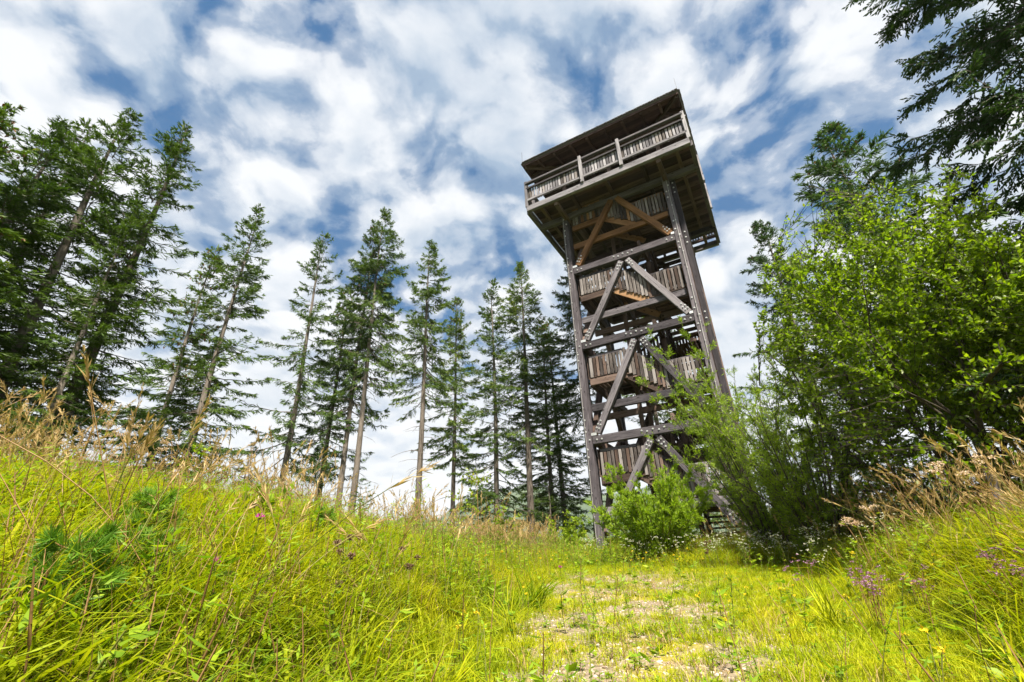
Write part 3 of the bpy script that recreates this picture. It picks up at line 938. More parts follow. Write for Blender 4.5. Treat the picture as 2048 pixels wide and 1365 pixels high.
S(11.27, 16.52, 13.7, 'near', 0, 1.1, 1.2, 'spruce right of the tower, half hidden by the broad-leaved tree', rz=2.1)
S(9.15, 4.75, 13.8, 'close', 0, 1.0, 1.6, 'large near spruce hanging its dark boughs into the upper right corner', rz=.4)
for (x, y, zt, lab) in ((-7.3, 17.5, 4.6, 'little spruce at the foot of the twin trunks'), (-9.3, 16.2, 4.4, 'bushy young spruce between the slim trunk and the grass'),
                        (-8.7, 11.0, 3.9, 'young spruce filling the gap under the left clump'), (-10.0, 10.6, 4.6, 'young spruce low beneath the thick dark trunk'),
                        (-5.7, 17.6, 3.3, 'small pointed spruce right of the twin trunks'), (-1.9, 20.5, 3.2, 'low spruce by the leafy yellow sapling'),
                        (-11.6, 10.2, 5.0, 'young spruce deep in the shade of the left clump'),
                        (-7.8, 15.2, 3.0, 'smallest young spruce in front of the slim spruce with the pale trunk'), (-1.2, 21.0, 3.6, 'young spruce under the branchy spruce left of the pale trunk'), (1.4, 21.6, 4.0, 'young spruce between the pale trunk and the tower'), (-9.9, 12.0, 3.6, 'young spruce under the ragged tree of the pair standing apart')):
    t = S(x, y, zt, 'small', 0, .55, .4, lab)
    t['group'] = 'young spruces under the tall trees'
# ------------------------------------------------------------------ broad-leaved tree, willows, bushes
def grow(rng, p, d, L, r, depth, out, spread=.55, up=.15, curv=.12, ratio=.72, nch=(3, 4), seg=4, side_ok=True):
    """recursive limbs; out collects (P0,P1,r0,r1,depth)"""
    pts = [np.array(p, float)]
    dd = np.array(d, float)
    for q_ in range(seg):
        dd = dd + rng.normal(0, curv, 3) + np.array([0, 0, up * .25]); dd /= np.linalg.norm(dd)
        pts.append(pts[-1] + dd * L / seg)
    for q_ in range(seg):
        out.append((pts[q_], pts[q_ + 1], r * (1 - .5 * q_ / seg), r * (1 - .5 * (q_ + 1) / seg), depth))
    if depth == 0: return
    n_ = rng.integers(nch[0], nch[1] + 1)
    for c in range(n_):
        f_ = rng.uniform(.3, 1.0) if c else 1.0
        i_ = min(seg, max(1, int(round(f_ * seg))))
        pb = pts[i_]
        perp = unit(np.cross(dd, rng.normal(0, 1, 3)))
        nd = unit(dd * rng.uniform(.6, 1.0) + perp * spread * rng.uniform(.7, 1.4) + np.array([0, 0, up]))
        grow(rng, pb, nd, L * ratio * rng.uniform(.75, 1.15), r * .5 * (1.25 if c == 0 else 1), depth - 1, out, spread, up, curv, ratio, nch, seg)


def segs_arrays(out):
    a = np.array([o_[0] for o_ in out]); b = np.array([o_[1] for o_ in out])
    return a, b, np.array([o_[2] for o_ in out]), np.array([o_[3] for o_ in out]), np.array([o_[4] for o_ in out])


def leaves_on(rng, acc, a, b, per, L, Wd, flat=.6, droop=-.15, mi=0, fold=.12, tscale=1.0, along=.7):
    n_ = len(a)
    k = rng.poisson(per, n_)
    ii = np.repeat(np.arange(n_), k)
    t = rng.random(len(ii))[:, None]
    P_ = a[ii] * (1 - t) + b[ii] * t
    tg = unit(b[ii] - a[ii])
    ph = rng.normal(0, 1, (len(ii), 3)); ph[:, 2] *= .5
    pv = unit(np.cross(tg, ph))
    dv = unit(tg * along + pv * 1.0 + np.array([0, 0, droop]))
    nrm = unit(np.array([[0, 0, 1.]]) * flat + rng.normal(0, .42, (len(ii), 3)))
    sv_ = np.cross(dv, nrm)
    tint = np.clip(rng.random(len(ii)) * .75 * tscale + .25 * np.repeat(rng.random(n_), k), 0, 1)
    ln = L * rng.uniform(.6, 1.25, len(ii))
    rhombs(acc, P_, dv, ln, Wd / L * ln, sv_, mi, tint, mid=.45, fold=fold)


def broad_tree(name, loc, stems, seed, leafmat, L, Wd, per, label, cat, depth=4, spread=.55, up=.2, ratio=.72, nch=(3, 4), flat=.6, droop=-.15, bark='bark_dark', bottom=.0, group=None, cut=1, along=.7, curv=.12, env=None, fill=0):
    rng = np.random.default_rng(seed)
    out = []
    for (dx, dy, d, ln, r) in stems:
        grow(rng, (dx, dy, -.2), unit(np.array(d, float)), ln, r, depth, out, spread, up, curv, ratio, nch)
    a, b, r0, r1, dp = segs_arrays(out)
    if env is not None:
        ex, ey, ez, zc = env
        inside = lambda P_, k=1.0: (P_[:, 0] / ex) ** 2 + (P_[:, 1] / ey) ** 2 + ((P_[:, 2] - zc) / ez) ** 2 < k * (1 + .35 * np.sin(P_[:, 0] * 2.6 + seed) * np.sin(P_[:, 2] * 2.2 + P_[:, 1] * 1.9))
        kp = inside(b, 1.05); a, b, r0, r1, dp = a[kp], b[kp], r0[kp], r1[kp], dp[kp]
        q0 = rng.normal(0, 1, (fill * 2, 3)); q0 = unit(q0) * rng.uniform(.25, 1.1, (fill * 2, 1)) ** .5 * np.array([ex, ey, ez]) + np.array([0, 0, zc])
        q0 = q0[(q0[:, 2] > bottom) & inside(q0)][:fill]
        root = np.array([b[np.argmin(((b - q_) ** 2).sum(1) + np.maximum(b[:, 2] - q_[2], 0) * 2)] for q_ in q0])
        l_ = np.linalg.norm(q0 - root, axis=1); q0, root = q0[l_ < 1.3], root[l_ < 1.3]
        mid_ = (q0 + root) / 2 + np.array([0, 0, -.04])
        for (p_, c_) in ((root, mid_), (mid_, q0)):
            a = np.vstack([a, p_]); b = np.vstack([b, c_]); r0 = np.append(r0, np.full(len(p_), .006)); r1 = np.append(r1, np.full(len(p_), .003)); dp = np.append(dp, np.zeros(len(p_)))
    t = bpy.data.objects.new(name, None); col.objects.link(t); t.location = (loc[0], loc[1], gz(*loc))
    tag(t, label, cat, group)
    ac = Acc(); big = dp >= 2 if depth > 2 else dp >= 1
    tubes(ac, a[big], b[big], np.maximum(r0[big], .006), np.maximum(r1[big], .006), 0, k=6)
    if (~big).any(): tubes(ac, a[~big], b[~big], np.maximum(r0[~big], .004), np.maximum(r1[~big], .003), 0, k=3)
    obj('trunk', ac.mesh('trunk', [M[bark]]), t)
    lc = Acc(); lf = (dp <= cut) & (b[:, 2] > bottom)
    leaves_on(rng, lc, a[lf], b[lf], per, L, Wd, flat, droop, along=along)
    obj('crown', lc.mesh('crown', [M[leafmat]]), t)
    return t


bs = []
rb = np.random.default_rng(5)
for q_ in range(10):
    a_ = q_ * .63 + rb.uniform(-.2, .2)
    sp_ = rb.uniform(.12, .62)
    bs.append((math.cos(a_) * .25, math.sin(a_) * .25, (math.cos(a_) * sp_, math.sin(a_) * sp_, 1), rb.uniform(1.9, 2.5), rb.uniform(.035, .055)))
broad_tree('broadleaf_tree', (6.6, 6.9), bs, 8, 'broad', .074, .040, 6.0, 'big multi-stemmed broad-leaved tree with bright green leaves right of the tower', 'tree', depth=4, spread=.5, up=.22, ratio=.70, nch=(3, 4), env=(2.3, 2.3, 4.0, 2.15), fill=3200, bottom=.3)
bs2 = [(math.cos(q_) * .2, math.sin(q_) * .2, (math.cos(q_ * 1.3) * .5, math.sin(q_ * 1.3) * .5, 1), 1.4, .03) for q_ in range(8)]
broad_tree('broadleaf_bush', (7.4, 5.3), bs2, 9, 'broad', .070, .038, 7.5, 'broad-leaved bush at the right edge behind the wooden stake', 'bush', depth=4, spread=.55, up=.12, ratio=.70, env=(1.7, 1.7, 1.9, 1.7), fill=1700, bottom=.3)
# willows with narrow leaves in front of the tower's right corner
def willow(name, loc, nst, h, seed, label, sprd=.28, leaf='willow', per=8, L=.085, Wd=.015, cat='willow', group=None, nside=16, sl=.55):
    rng = np.random.default_rng(seed)
    A, B_, R0, R1 = [], [], [], []
    TA, TB = [], []
    for q_ in range(nst):
        az_ = rng.uniform(0, 6.28); lean = sprd * rng.uniform(.15, 1.0) ** .8
        hh = h * rng.uniform(.55, 1.0) * (1 - .3 * lean)
        p = np.array([math.cos(az_) * .22 * rng.random(), math.sin(az_) * .22 * rng.random(), -.15])
        d = unit(np.array([math.cos(az_) * lean, math.sin(az_) * lean, 1.0]))
        nsg = 9
        prev = p
        for i_ in range(nsg):
            d = unit(d + rng.normal(0, .05, 3) + np.array([math.cos(az_), math.sin(az_), 0]) * .03 * lean * 3)
            nx = prev + d * hh / nsg
            rr_ = .02 * (1 - i_ / nsg) + .004
            A.append(prev); B_.append(nx); R0.append(rr_); R1.append(.02 * (1 - (i_ + 1) / nsg) + .003)
            if i_ >= 0:
                for c in range(max(1, nside // nsg + (rng.random() < .5))):
                    f_ = rng.random()
                    b0 = prev * (1 - f_) + nx * f_
                    pv = unit(np.cross(d, rng.normal(0, 1, 3)))
                    d2 = unit(d * .75 + pv * .75)
                    l2 = sl * rng.uniform(.5, 1.2) * (1 - .45 * i_ / nsg)
                    b1 = b0 + d2 * l2 * .5; d3 = unit(d2 + np.array([0, 0, .15]) + rng.normal(0, .1, 3)); b2 = b1 + d3 * l2 * .5
                    for (x0, x1) in ((b0, b1), (b1, b2)):
                        A.append(x0); B_.append(x1); R0.append(.005); R1.append(.002); TA.append(x0); TB.append(x1)
                    for e_ in range(2):
                        g_ = rng.uniform(.2, .8); s0 = b0 * (1 - g_) + b1 * g_
                        s1 = s0 + unit(d2 + unit(np.cross(d2, rng.normal(0, 1, 3))) * .8) * l2 * .4
                        A.append(s0); B_.append(s1); R0.append(.003); R1.append(.0015); TA.append(s0); TB.append(s1)
            if i_ >= nsg - 3: TA.append(prev); TB.append(nx)
            prev = nx
    t = bpy.data.objects.new(name, None); col.objects.link(t); t.location = (loc[0], loc[1], gz(*loc))
    tag(t, label, cat, group)
    ac = Acc(); tubes(ac, np.array(A), np.array(B_), np.array(R0), np.array(R1), 0, k=4)
    obj('stem', ac.mesh('stem', [M['stem'] if cat == 'bush' else M['bark_dark']]), t)
    lc = Acc()
    leaves_on(rng, lc, np.array(TA), np.array(TB), per, L, Wd, flat=.3, droop=.05, fold=.05, along=1.2)
    obj('foliage', lc.mesh('foliage', [M[leaf]]), t)
    return t


willow('willow_shrub', (5.45, 10.9), 48, 6.2, 3, 'tall narrow-leaved willow overlapping the tower\'s right front post', .40, per=12, L=.085, Wd=.015, nside=20)
willow('willow_shrub', (5.65, 9.4), 46, 4.6, 4, 'willow between the tower and the broad-leaved tree', .5, per=12, L=.08, Wd=.014, nside=20)
willow('willow_bush', (3.15, 11.6), 70, 2.75, 5, 'rounded bright green willow bush at the foot of the tower', .72, leaf='bushleaf', per=19, L=.085, Wd=.017, cat='bush', nside=14, sl=.42)

for (x, y, h_, sd_, lab) in ((-2.3, 15.0, 1.5, 91, 'low leafy bush at the tree line right of the lone bare trunk'), (-.3, 16.2, 1.7, 92, 'low leafy bush in front of the branchy spruce, left of the pale trunk'), (1.55, 16.6, 1.5, 93, 'low leafy bush between the pale trunk and the tower post'), (-5.6, 14.2, 1.4, 94, 'low leafy bush under the twin trunks')):
    willow('leafy_bush', (x, y), 16, h_, sd_, lab, .8, leaf='herb', per=5, L=.075, Wd=.045, cat='bush', group='bushes along the tree line', nside=10, sl=.4)

# a leaning wooden stake on the right bank
sx, sy = 5.45, 5.65
bm = bmesh.new()
r_ = bmesh.ops.create_cube(bm, size=1)
bmesh.ops.scale(bm, vec=(.13, .07, 1.0), verts=bm.verts); bmesh.ops.translate(bm, vec=(0, 0, .5), verts=bm.verts)
for v in bm.verts:
    if v.co.z > .9 and v.co.x > 0: v.co.z -= .06
bmesh.ops.bevel(bm, geom=list(bm.edges), offset=.008, segments=1, affect='EDGES')
bmesh.ops.rotate(bm, cent=(0, 0, 0), matrix=Matrix.Rotation(R(-90), 3, 'Y'), verts=bm.verts)
me = bpy.data.meshes.new('wooden_stake'); bm.to_mesh(me); bm.free(); me.materials.append(M['wood_post'])
so = obj('wooden_stake', me); so.location = (sx, sy, gz(sx, sy) - .15)
so.rotation_euler = (0, R(84), R(60))
so.matrix_world = Matrix.Translation((sx, sy, gz(sx, sy) - .15)) @ Matrix.Rotation(R(6), 4, 'Y') @ Matrix.Rotation(R(30), 4, 'Z') @ Matrix.Rotation(R(90), 4, 'Y')
tag(so, 'short grey wooden stake standing in the tall grass before the broad-leaved tree', 'stake')

# ------------------------------------------------------------------ grass and flowers (instanced ground cover)
src = bpy.data.collections.new('ground_cover_sources')
def src_obj(name, me, c):
    o = bpy.data.objects.new(name, me); c.objects.link(o); return o


def blades(rng, acc, n_, rad_, h, wd, bend, mi=0, tb=(0, 1), base_z=-.03, lean=.25):
    """curved tapering blades, three segments each"""
    an = rng.random(n_) * 2 * np.pi; rr_ = rad_ * np.sqrt(rng.random(n_))
    p0 = np.stack([rr_ * np.cos(an), rr_ * np.sin(an), np.full(n_, base_z)], 1)
    a2 = rng.random(n_) * 2 * np.pi
    od = np.stack([np.cos(a2), np.sin(a2), np.zeros(n_)], 1)
    hh = h * rng.uniform(.5, 1.15, n_); bd = bend * rng.uniform(.2, 1.3, n_); ln_ = lean * rng.uniform(0, 1, n_)
    sd_ = np.stack([-np.sin(a2 + rng.normal(0, .5, n_)), np.cos(a2), np.zeros(n_)], 1)
    wv_ = wd * rng.uniform(.7, 1.3, n_)
    Vs = []
    for f_, wf in ((0, .8), (.35, 1.0), (.7, .7)):
        c_ = p0 + od * (hh * (ln_ * f_ + bd * f_ ** 2.2))[:, None] + np.array([0, 0, 1.]) * (hh * (f_ - .35 * bd * f_ ** 2.5))[:, None]
        Vs += [c_ + sd_ * (wv_ * wf / 2)[:, None], c_ - sd_ * (wv_ * wf / 2)[:, None]]
    f_ = 1.0
    Vs.append(p0 + od * (hh * (ln_ + bd))[:, None] + np.array([0, 0, 1.]) * (hh * (1 - .35 * bd - .12 * bd ** 2))[:, None])
    V_ = np.stack(Vs, 1).reshape(-1, 3)
    k = np.arange(n_)[:, None] * 7
    F = np.concatenate([k + np.array([t_]) for t_ in ([0, 1, 3], [0, 3, 2], [2, 3, 5], [2, 5, 4], [4, 5, 6])], 0)
    acc.add(V_, F, mi, np.repeat(rng.uniform(*tb, n_), 7))
    return p0, Vs[-1]


def seed_stalk(rng, acc, n_, rad_, h, plume=.16, mi_s=1, mi_p=0, bend=.25):
    """tall grass stalks ending in a feathery plume"""
    for q_ in range(n_):
        an = rng.uniform(0, 6.28); rr_ = rad_ * math.sqrt(rng.random())
        p = np.array([rr_ * math.cos(an), rr_ * math.sin(an), -.03])
        a2 = rng.uniform(0, 6.28); od = np.array([math.cos(a2), math.sin(a2), 0])
        hh = h * rng.uniform(.6, 1.1); bd = bend * rng.uniform(.2, 1.2)
        s = np.linspace(0, 1, 6)
        C_ = p + od * (hh * bd * s ** 2)[:, None] + np.array([0, 0, 1.]) * (hh * (s - .2 * bd * s ** 2))[:, None]
        tubes(acc, C_[:-1], C_[1:], .0022, .0016, mi_s, rng.random())
        d = unit(C_[-1] - C_[-2])
        k = 30
        t_ = rng.random(k)
        base = C_[-1] + d * ((t_ - .35) * plume)[:, None] + od * (.25 * bd * plume * t_ ** 2)[:, None]
        dv = unit(d + rng.normal(0, .28, (k, 3)) + od * .25)
        rhombs(acc, base, dv, plume * rng.uniform(.25, .5, k) * (1.1 - .6 * t_), .0055, rng.normal(0, 1, (k, 3)), mi_p, rng.random(k))


def herb(rng, acc, h, nl, L, Wd, mi_l=0, mi_s=1, top=False):
    a2 = rng.uniform(0, 6.28); od = np.array([math.cos(a2), math.sin(a2), 0])
    s = np.linspace(0, 1, 5)
    C_ = np.array([0, 0, -.03]) + od * (.2 * h * s ** 2)[:, None] + np.array([0, 0, 1.]) * (h * s)[:, None]
    tubes(acc, C_[:-1], C_[1:], .004, .002, mi_s, .4)
    t_ = rng.random(nl) ** .8
    base = C_[0] + (C_[-1] - C_[0]) * t_[:, None]
    a3 = rng.random(nl) * 6.28
    dv = unit(np.stack([np.cos(a3), np.sin(a3), rng.uniform(-.1, .6, nl)], 1))
    nrm = unit(np.array([[0, 0, 1.]]) + rng.normal(0, .3, (nl, 3)))
    ln = L * rng.uniform(.6, 1.2, nl)
    rhombs(acc, base, dv, ln, ln * Wd / L, np.cross(dv, nrm), mi_l, rng.random(nl), fold=.12)
    return C_[-1]


def umbel(rng, acc, c, rad_, n_, mi, size=.016):
    an = rng.random(n_) * 6.28; rr_ = rad_ * np.sqrt(rng.random(n_))
    P_ = c + np.stack([rr_ * np.cos(an), rr_ * np.sin(an), rng.normal(0, rad_ * .2, n_)], 1)
    dv = unit(rng.normal(0, 1, (n_, 3)) * np.array([1, 1, .4]) + np.array([0, 0, .3]))
    for q_ in range(2):
        rhombs(acc, P_, dv, size, size * .8, rng.normal(0, 1, (n_, 3)), mi, rng.random(n_), mid=.5)


def make_sources(tagname, makers):
    c = bpy.data.collections.new(tagname)
    for q_, f in enumerate(makers):
        acc = Acc(); mats = f(np.random.default_rng(100 + q_), acc)
        src_obj('%s_tuft' % tagname, acc.mesh('tuft', [M[m_] for m_ in mats]), c)
    return c


def scatter(name, pts, rotz, scl, coll, n_src, tilt=.0, seed=0, label=None):
    """ONE ground-cover object: a vertex cloud whose nodes place tufts on it"""
    rng = np.random.default_rng(seed)
    n_ = len(pts)
    me = bpy.data.meshes.new(name); me.vertices.add(n_)
    me.vertices.foreach_set('co', np.asarray(pts, np.float32).ravel())
    rot = np.stack([rng.normal(0, .02 + tilt, n_), rng.normal(0, .02 + tilt, n_), rotz], 1).astype(np.float32)
    me.attributes.new('rot', 'FLOAT_VECTOR', 'POINT').data.foreach_set('vector', rot.ravel())
    me.attributes.new('scl', 'FLOAT', 'POINT').data.foreach_set('value', np.asarray(scl, np.float32))
    me.attributes.new('pick', 'INT', 'POINT').data.foreach_set('value', rng.integers(0, n_src, n_).astype(np.int32))
    o = obj(name, me, kind='stuff')
    if label: o['label'] = label
    ng = bpy.data.node_groups.new(name, 'GeometryNodeTree')
    ng.interface.new_socket('Geometry', in_out='INPUT', socket_type='NodeSocketGeometry')
    ng.interface.new_socket('Geometry', in_out='OUTPUT', socket_type='NodeSocketGeometry')
    gi = ng.nodes.new('NodeGroupInput'); gout = ng.nodes.new('NodeGroupOutput')
    ci = ng.nodes.new('GeometryNodeCollectionInfo'); ci.inputs['Collection'].default_value = coll
    ci.inputs['Separate Children'].default_value = True; ci.inputs['Reset Children'].default_value = True
    ip = ng.nodes.new('GeometryNodeInstanceOnPoints'); ip.inputs['Pick Instance'].default_value = True
    def na(nm, dt):
        k = ng.nodes.new('GeometryNodeInputNamedAttribute'); k.data_type = dt; k.inputs['Name'].default_value = nm
        return k.outputs[0]
    ng.links.new(gi.outputs[0], ip.inputs['Points']); ng.links.new(ci.outputs[0], ip.inputs['Instance'])
    ng.links.new(na('pick', 'INT'), ip.inputs['Instance Index'])
    e2r = ng.nodes.new('FunctionNodeEulerToRotation'); ng.links.new(na('rot', 'FLOAT_VECTOR'), e2r.inputs[0])
    ng.links.new(e2r.outputs[0], ip.inputs['Rotation'])
    ng.links.new(na('scl', 'FLOAT'), ip.inputs['Scale'])
    ng.links.new(ip.outputs[0], gout.inputs[0])
    md = o.modifiers.new('scatter', 'NODES'); md.node_group = ng
    return o


def place(n_, rmin, rmax, azmin, azmax, prob, seed, power=1.0):
    """random ground points in a sector, thinned by prob(x, y)"""
    rng = np.random.default_rng(seed)
    r = np.sqrt(rng.random(n_) ** power * (rmax ** 2 - rmin ** 2) + rmin ** 2)
    a = np.radians(rng.uniform(azmin, azmax, n_))
    x, y = r * np.sin(a), r * np.cos(a)
    keep = rng.random(n_) < prob(x, y)
    x, y = x[keep], y[keep]
    return np.stack([x, y, ground(x, y)], 1), rng.random(len(x)) * 6.283, rng


def tall_zone(x, y):
    """0 on the worn path and the mown clearing, 1 in the meadow"""
    l = sstep(-.05, .9, xL(y) - x + .25 * wob(x, y, 1.6)); rr_ = sstep(-.1, .8, x - xR(y) + .25 * wob(x, y, 1.3))
    far_ = sstep(10.2, 12.0, y + .25 * x + .4 * wob(x, y, .8))
    return np.clip(np.maximum(np.maximum(l, rr_), far_), 0, 1)


def patch(x, y, s, lo, hi, ph=0.0): return sstep(lo, hi, wob(x + ph, y - ph * 2, s))


in_tower = lambda x, y: 0
def crest_fade(x, y):
    az = np.degrees(np.arctan2(x, y)); return 1 - sstep(0.8, 3.2, np.hypot(x, y) - np.interp(az, AZ_T, RC_T))


meadow = make_sources('meadow', [
    lambda g, a: (blades(g, a, 26, .12, .34, .0080, .85, tb=(0, .8), lean=.45), blades(g, a, 2, .1, .58, .0030, .25, 1, (0, 1), lean=.15), ['grass', 'stem_red'])[2],
    lambda g, a: (blades(g, a, 22, .13, .40, .0090, 1.1, tb=(.1, .9), lean=.5), blades(g, a, 6, .13, .24, .005, 1.2, 1, (0, 1), lean=.8), ['grass', 'straw'])[2],
    lambda g, a: (blades(g, a, 30, .12, .27, .0070, .60, tb=(0, .7), lean=.4), blades(g, a, 1, .1, .60, .003, .25, 1, (0, 1), lean=.2), ['grass', 'stem_red'])[2],
    lambda g, a: (blades(g, a, 18, .13, .45, .0065, 1.0, tb=(.2, 1.0), lean=.4), blades(g, a, 4, .12, .36, .005, .9, 1, (0, 1), lean=.6), ['grass', 'straw'])[2],
    lambda g, a: (blades(g, a, 16, .10, .46, .0125, .85, tb=(.0, .6)), ['grass'])[1],
])
pts, rz, g = place(66000, .9, 20, -62, 66, lambda x, y: tall_zone(x, y) * crest_fade(x, y) * (.45 + .55 * patch(x, y, .9, -.5, .3)), 1, power=1.25)
scatter('meadow_grass', pts, rz, g.uniform(.6, 1.15, len(pts)) * np.interp(np.degrees(np.arctan2(pts[:, 0], pts[:, 1])), [-45, -20, -5, 25, 45], [1.15, 1.0, .65, .7, 1.3]) * np.where(pts[:, 0] > 1, np.maximum(.45 + .55 * sstep(.0, 1.3, pts[:, 0] - xR(pts[:, 1])), 1.5 * sstep(9.2, 10.2, pts[:, 1]) * sstep(2.2, 3.4, pts[:, 0])), 1), meadow, 5, .10, 1)

lawn = make_sources('lawn', [
    lambda g, a: (blades(g, a, 34, .10, .09, .0050, .6, tb=(0, .9)), ['lawn'])[1],
    lambda g, a: (blades(g, a, 30, .10, .13, .0050, .7, tb=(.1, 1)), ['lawn'])[1],
    lambda g, a: (blades(g, a, 26, .08, .07, .0060, .8, tb=(.2, 1)), ['lawn'])[1],
])
def lawn_p(x, y):
    worn = .03 + .50 * patch(x, y, 2.1, -.2, .5) + .35 * patch(x, y, 6.3, -.2, .5, 2.0)
    u_ = (x - xL(y)) / (xR(y) - xL(y))
    worn = worn * (.72 + .28 * sstep(.35, .6, u_)) + .75 * sstep(.50, .72, u_ + .12 * wob(x, y, 1.4))
    edge = 1 - path_mask(x, y)
    return np.clip(np.maximum(np.minimum(worn, 1.1) * .76, edge * .9), 0, 1) * crest_fade(x, y)
pts, rz, g = place(42000, 1.6, 16, -14, 46, lambda x, y: lawn_p(x, y) * (1 - .8 * tall_zone(x, y)), 2, power=1.35)
scatter('short_grass', pts, rz, g.uniform(.5, 1.25, len(pts)), lawn, 3, .08, 2)

seeds = make_sources('seedheads', [
    lambda g, a: (seed_stalk(g, a, 5, .14, .85, .17), ['straw', 'stem'])[1],
    lambda g, a: (seed_stalk(g, a, 4, .14, .95, .14, bend=.4), ['straw', 'stem_red'])[1],
    lambda g, a: (seed_stalk(g, a, 4, .12, .75, .20, bend=.55), ['straw', 'stem'])[1],
])
def seed_p(x, y):
    az = np.degrees(np.arctan2(x, y)); r = np.hypot(x, y)
    cr = np.interp(az, AZ_T, RC_T)
    lft = (x < xL(y)) * (.10 + .9 * sstep(.50, .85, r / cr)) * .62
    rgt = (x > xR(y)) * (.25 + .75 * sstep(.3, 1.6, x - xR(y))) * .75
    return np.clip(lft + rgt, 0, 1) * tall_zone(x, y) * crest_fade(x, y) * (.35 + .65 * patch(x, y, 1.2, -.3, .5, 1.0))
pts, rz, g = place(12000, 1.6, 18, -62, 62, seed_p, 3, power=1.05)
scatter('seed_head_grass', pts, rz, g.uniform(.65, 1.35, len(pts)), seeds, 3, .12, 3)

herbs = make_sources('herbs', [
    lambda g, a: ([herb(g, a, .30, 14, .075, .034) for _ in range(1)], ['herb', 'stem'])[1],
    lambda g, a: ([herb(g, a, .45, 24, .055, .018) for _ in range(1)], ['herb', 'stem'])[1],
    lambda g, a: ([herb(g, a, .12, 9, .10, .05) for _ in range(1)], ['herb', 'stem'])[1],
    lambda g, a: ([herb(g, a, .55, 30, .08, .014) for _ in range(1)], ['herb', 'stem_red'])[1],
])
pts, rz, g = place(26000, 1.2, 16, -60, 60, lambda x, y: np.clip(tall_zone(x, y), .10, 1) * crest_fade(x, y) * (.25 + .75 * patch(x, y, 1.5, -.2, .4, 3.0)), 4, power=1.2)
pw, rw, g2 = place(1500, 1.8, 11, -12, 44, lambda x, y: path_mask(x, y) * .8, 14, power=1.5)
rosette = make_sources('rosettes', [
    lambda g, a: ([herb(g, a, .05, 9, .075, .028) for _ in range(1)], ['herb', 'stem'])[1],
    lambda g, a: ([herb(g, a, .10, 12, .05, .02) for _ in range(1)], ['herb', 'stem_red'])[1],
    lambda g, a: (blades(g, a, 18, .06, .10, .004, 1.0, tb=(0, 1)), ['straw'])[1],
    lambda g, a: (blades(g, a, 12, .07, .20, .004, .6, tb=(0, 1)), ['straw'])[1]])
scatter('path_weeds', pw, rw, g2.uniform(.5, 1.2, len(pw)), rosette, 4, .1, 14)
scatter('meadow_herbs', pts, rz, g.uniform(.5, 1.15, len(pts)), herbs, 4, .1, 4)

def daisy_src(g, a):
    for q_ in range(3):
        acc2 = herb(g, a, .55 * g.uniform(.7, 1.1), 16, .05, .012)
        for e_ in range(5): umbel(g, a, acc2 + g.normal(0, .05, 3) * np.array([1, 1, .5]), .012, 5, 2, .014)
    return ['herb', 'stem', 'white_petal']
def yel_src(g, a):
    for q_ in range(2):
        c_ = herb(g, a, .28 * g.uniform(.7, 1.2), 8, .05, .016)
        umbel(g, a, c_, .016, 7, 2, .018)
    return ['herb', 'stem', 'yellow_petal']
whites = make_sources('daisies', [daisy_src, daisy_src])
def daisy_p(x, y):
    near_t = np.exp(-(((x - 4.7) / 1.7) ** 2 + ((y - 9.9) / 1.1) ** 2))
    bank = np.exp(-(((x - 4.7) / .7) ** 2 + ((y - 8.0) / 1.3) ** 2)) * .55
    foot = np.exp(-(((x - 2.9) / 1.6) ** 2 + ((y - 11.6) / .6) ** 2)) * .5
    return np.clip(near_t + bank + foot, 0, 1)
pts, rz, g = place(1500, 5, 15, 5, 50, lambda x, y: daisy_p(x, y) * (.15 + .85 * patch(x, y, 2.6, -.1, .5, 4.0)), 5)
scatter('white_daisies', pts, rz, g.uniform(.7, 1.15, len(pts)), whites, 2, .1, 5)
yel = make_sources('yellow_flowers', [yel_src, yel_src])
pts, rz, g = place(1500, 3, 15, -40, 50, lambda x, y: .12 + .5 * np.exp(-(((x - 3.0) / 2.2) ** 2 + ((y - 10.8) / 1.4) ** 2)), 6)
scatter('yellow_flowers', pts, rz, g.uniform(.6, 1.2, len(pts)), yel, 2, .1, 6)

def pebble(g, a):
    bm = bmesh.new(); bmesh.ops.create_icosphere(bm, subdivisions=1, radius=.5)
    V_ = np.array([v.co[:] for v in bm.verts]) * (1 + g.normal(0, .12, (len(bm.verts), 1))) * np.array([1, g.uniform(.6, .95), g.uniform(.4, .7)])
    F_ = np.array([[v.index for v in f.verts] for f in bm.faces]); bm.free()
    a.add(V_, F_, 0, g.random()); return ['pebble']
m, n, o = new_mat('pebble'); oi = n.new('ShaderNodeObjectInfo')
c = n.ramp(oi.outputs['Random'], [(0, (.15, .11, .08)), (.4, (.25, .19, .145)), (.8, (.36, .29, .235)), (1, (.50, .44, .39))])
p = n.new('ShaderNodeBsdfPrincipled'); n.link(c, p.inputs['Base Color']); p.inputs['Roughness'].default_value = .85; n.link(p.outputs[0], o.inputs[0])
M['pebble'] = m
peb = make_sources('pebbles', [pebble] * 4)
pts, rz, g = place(34000, 1.6, 12, -12, 44, lambda x, y: path_mask(x, y) * (.35 + .65 * (1 - patch(x, y, 2.1, -.35, .25))), 7, power=1.6)
scatter('gravel', pts, rz, .012 + .030 * g.random(len(pts)) ** 2.2, peb, 4, .2, 7)


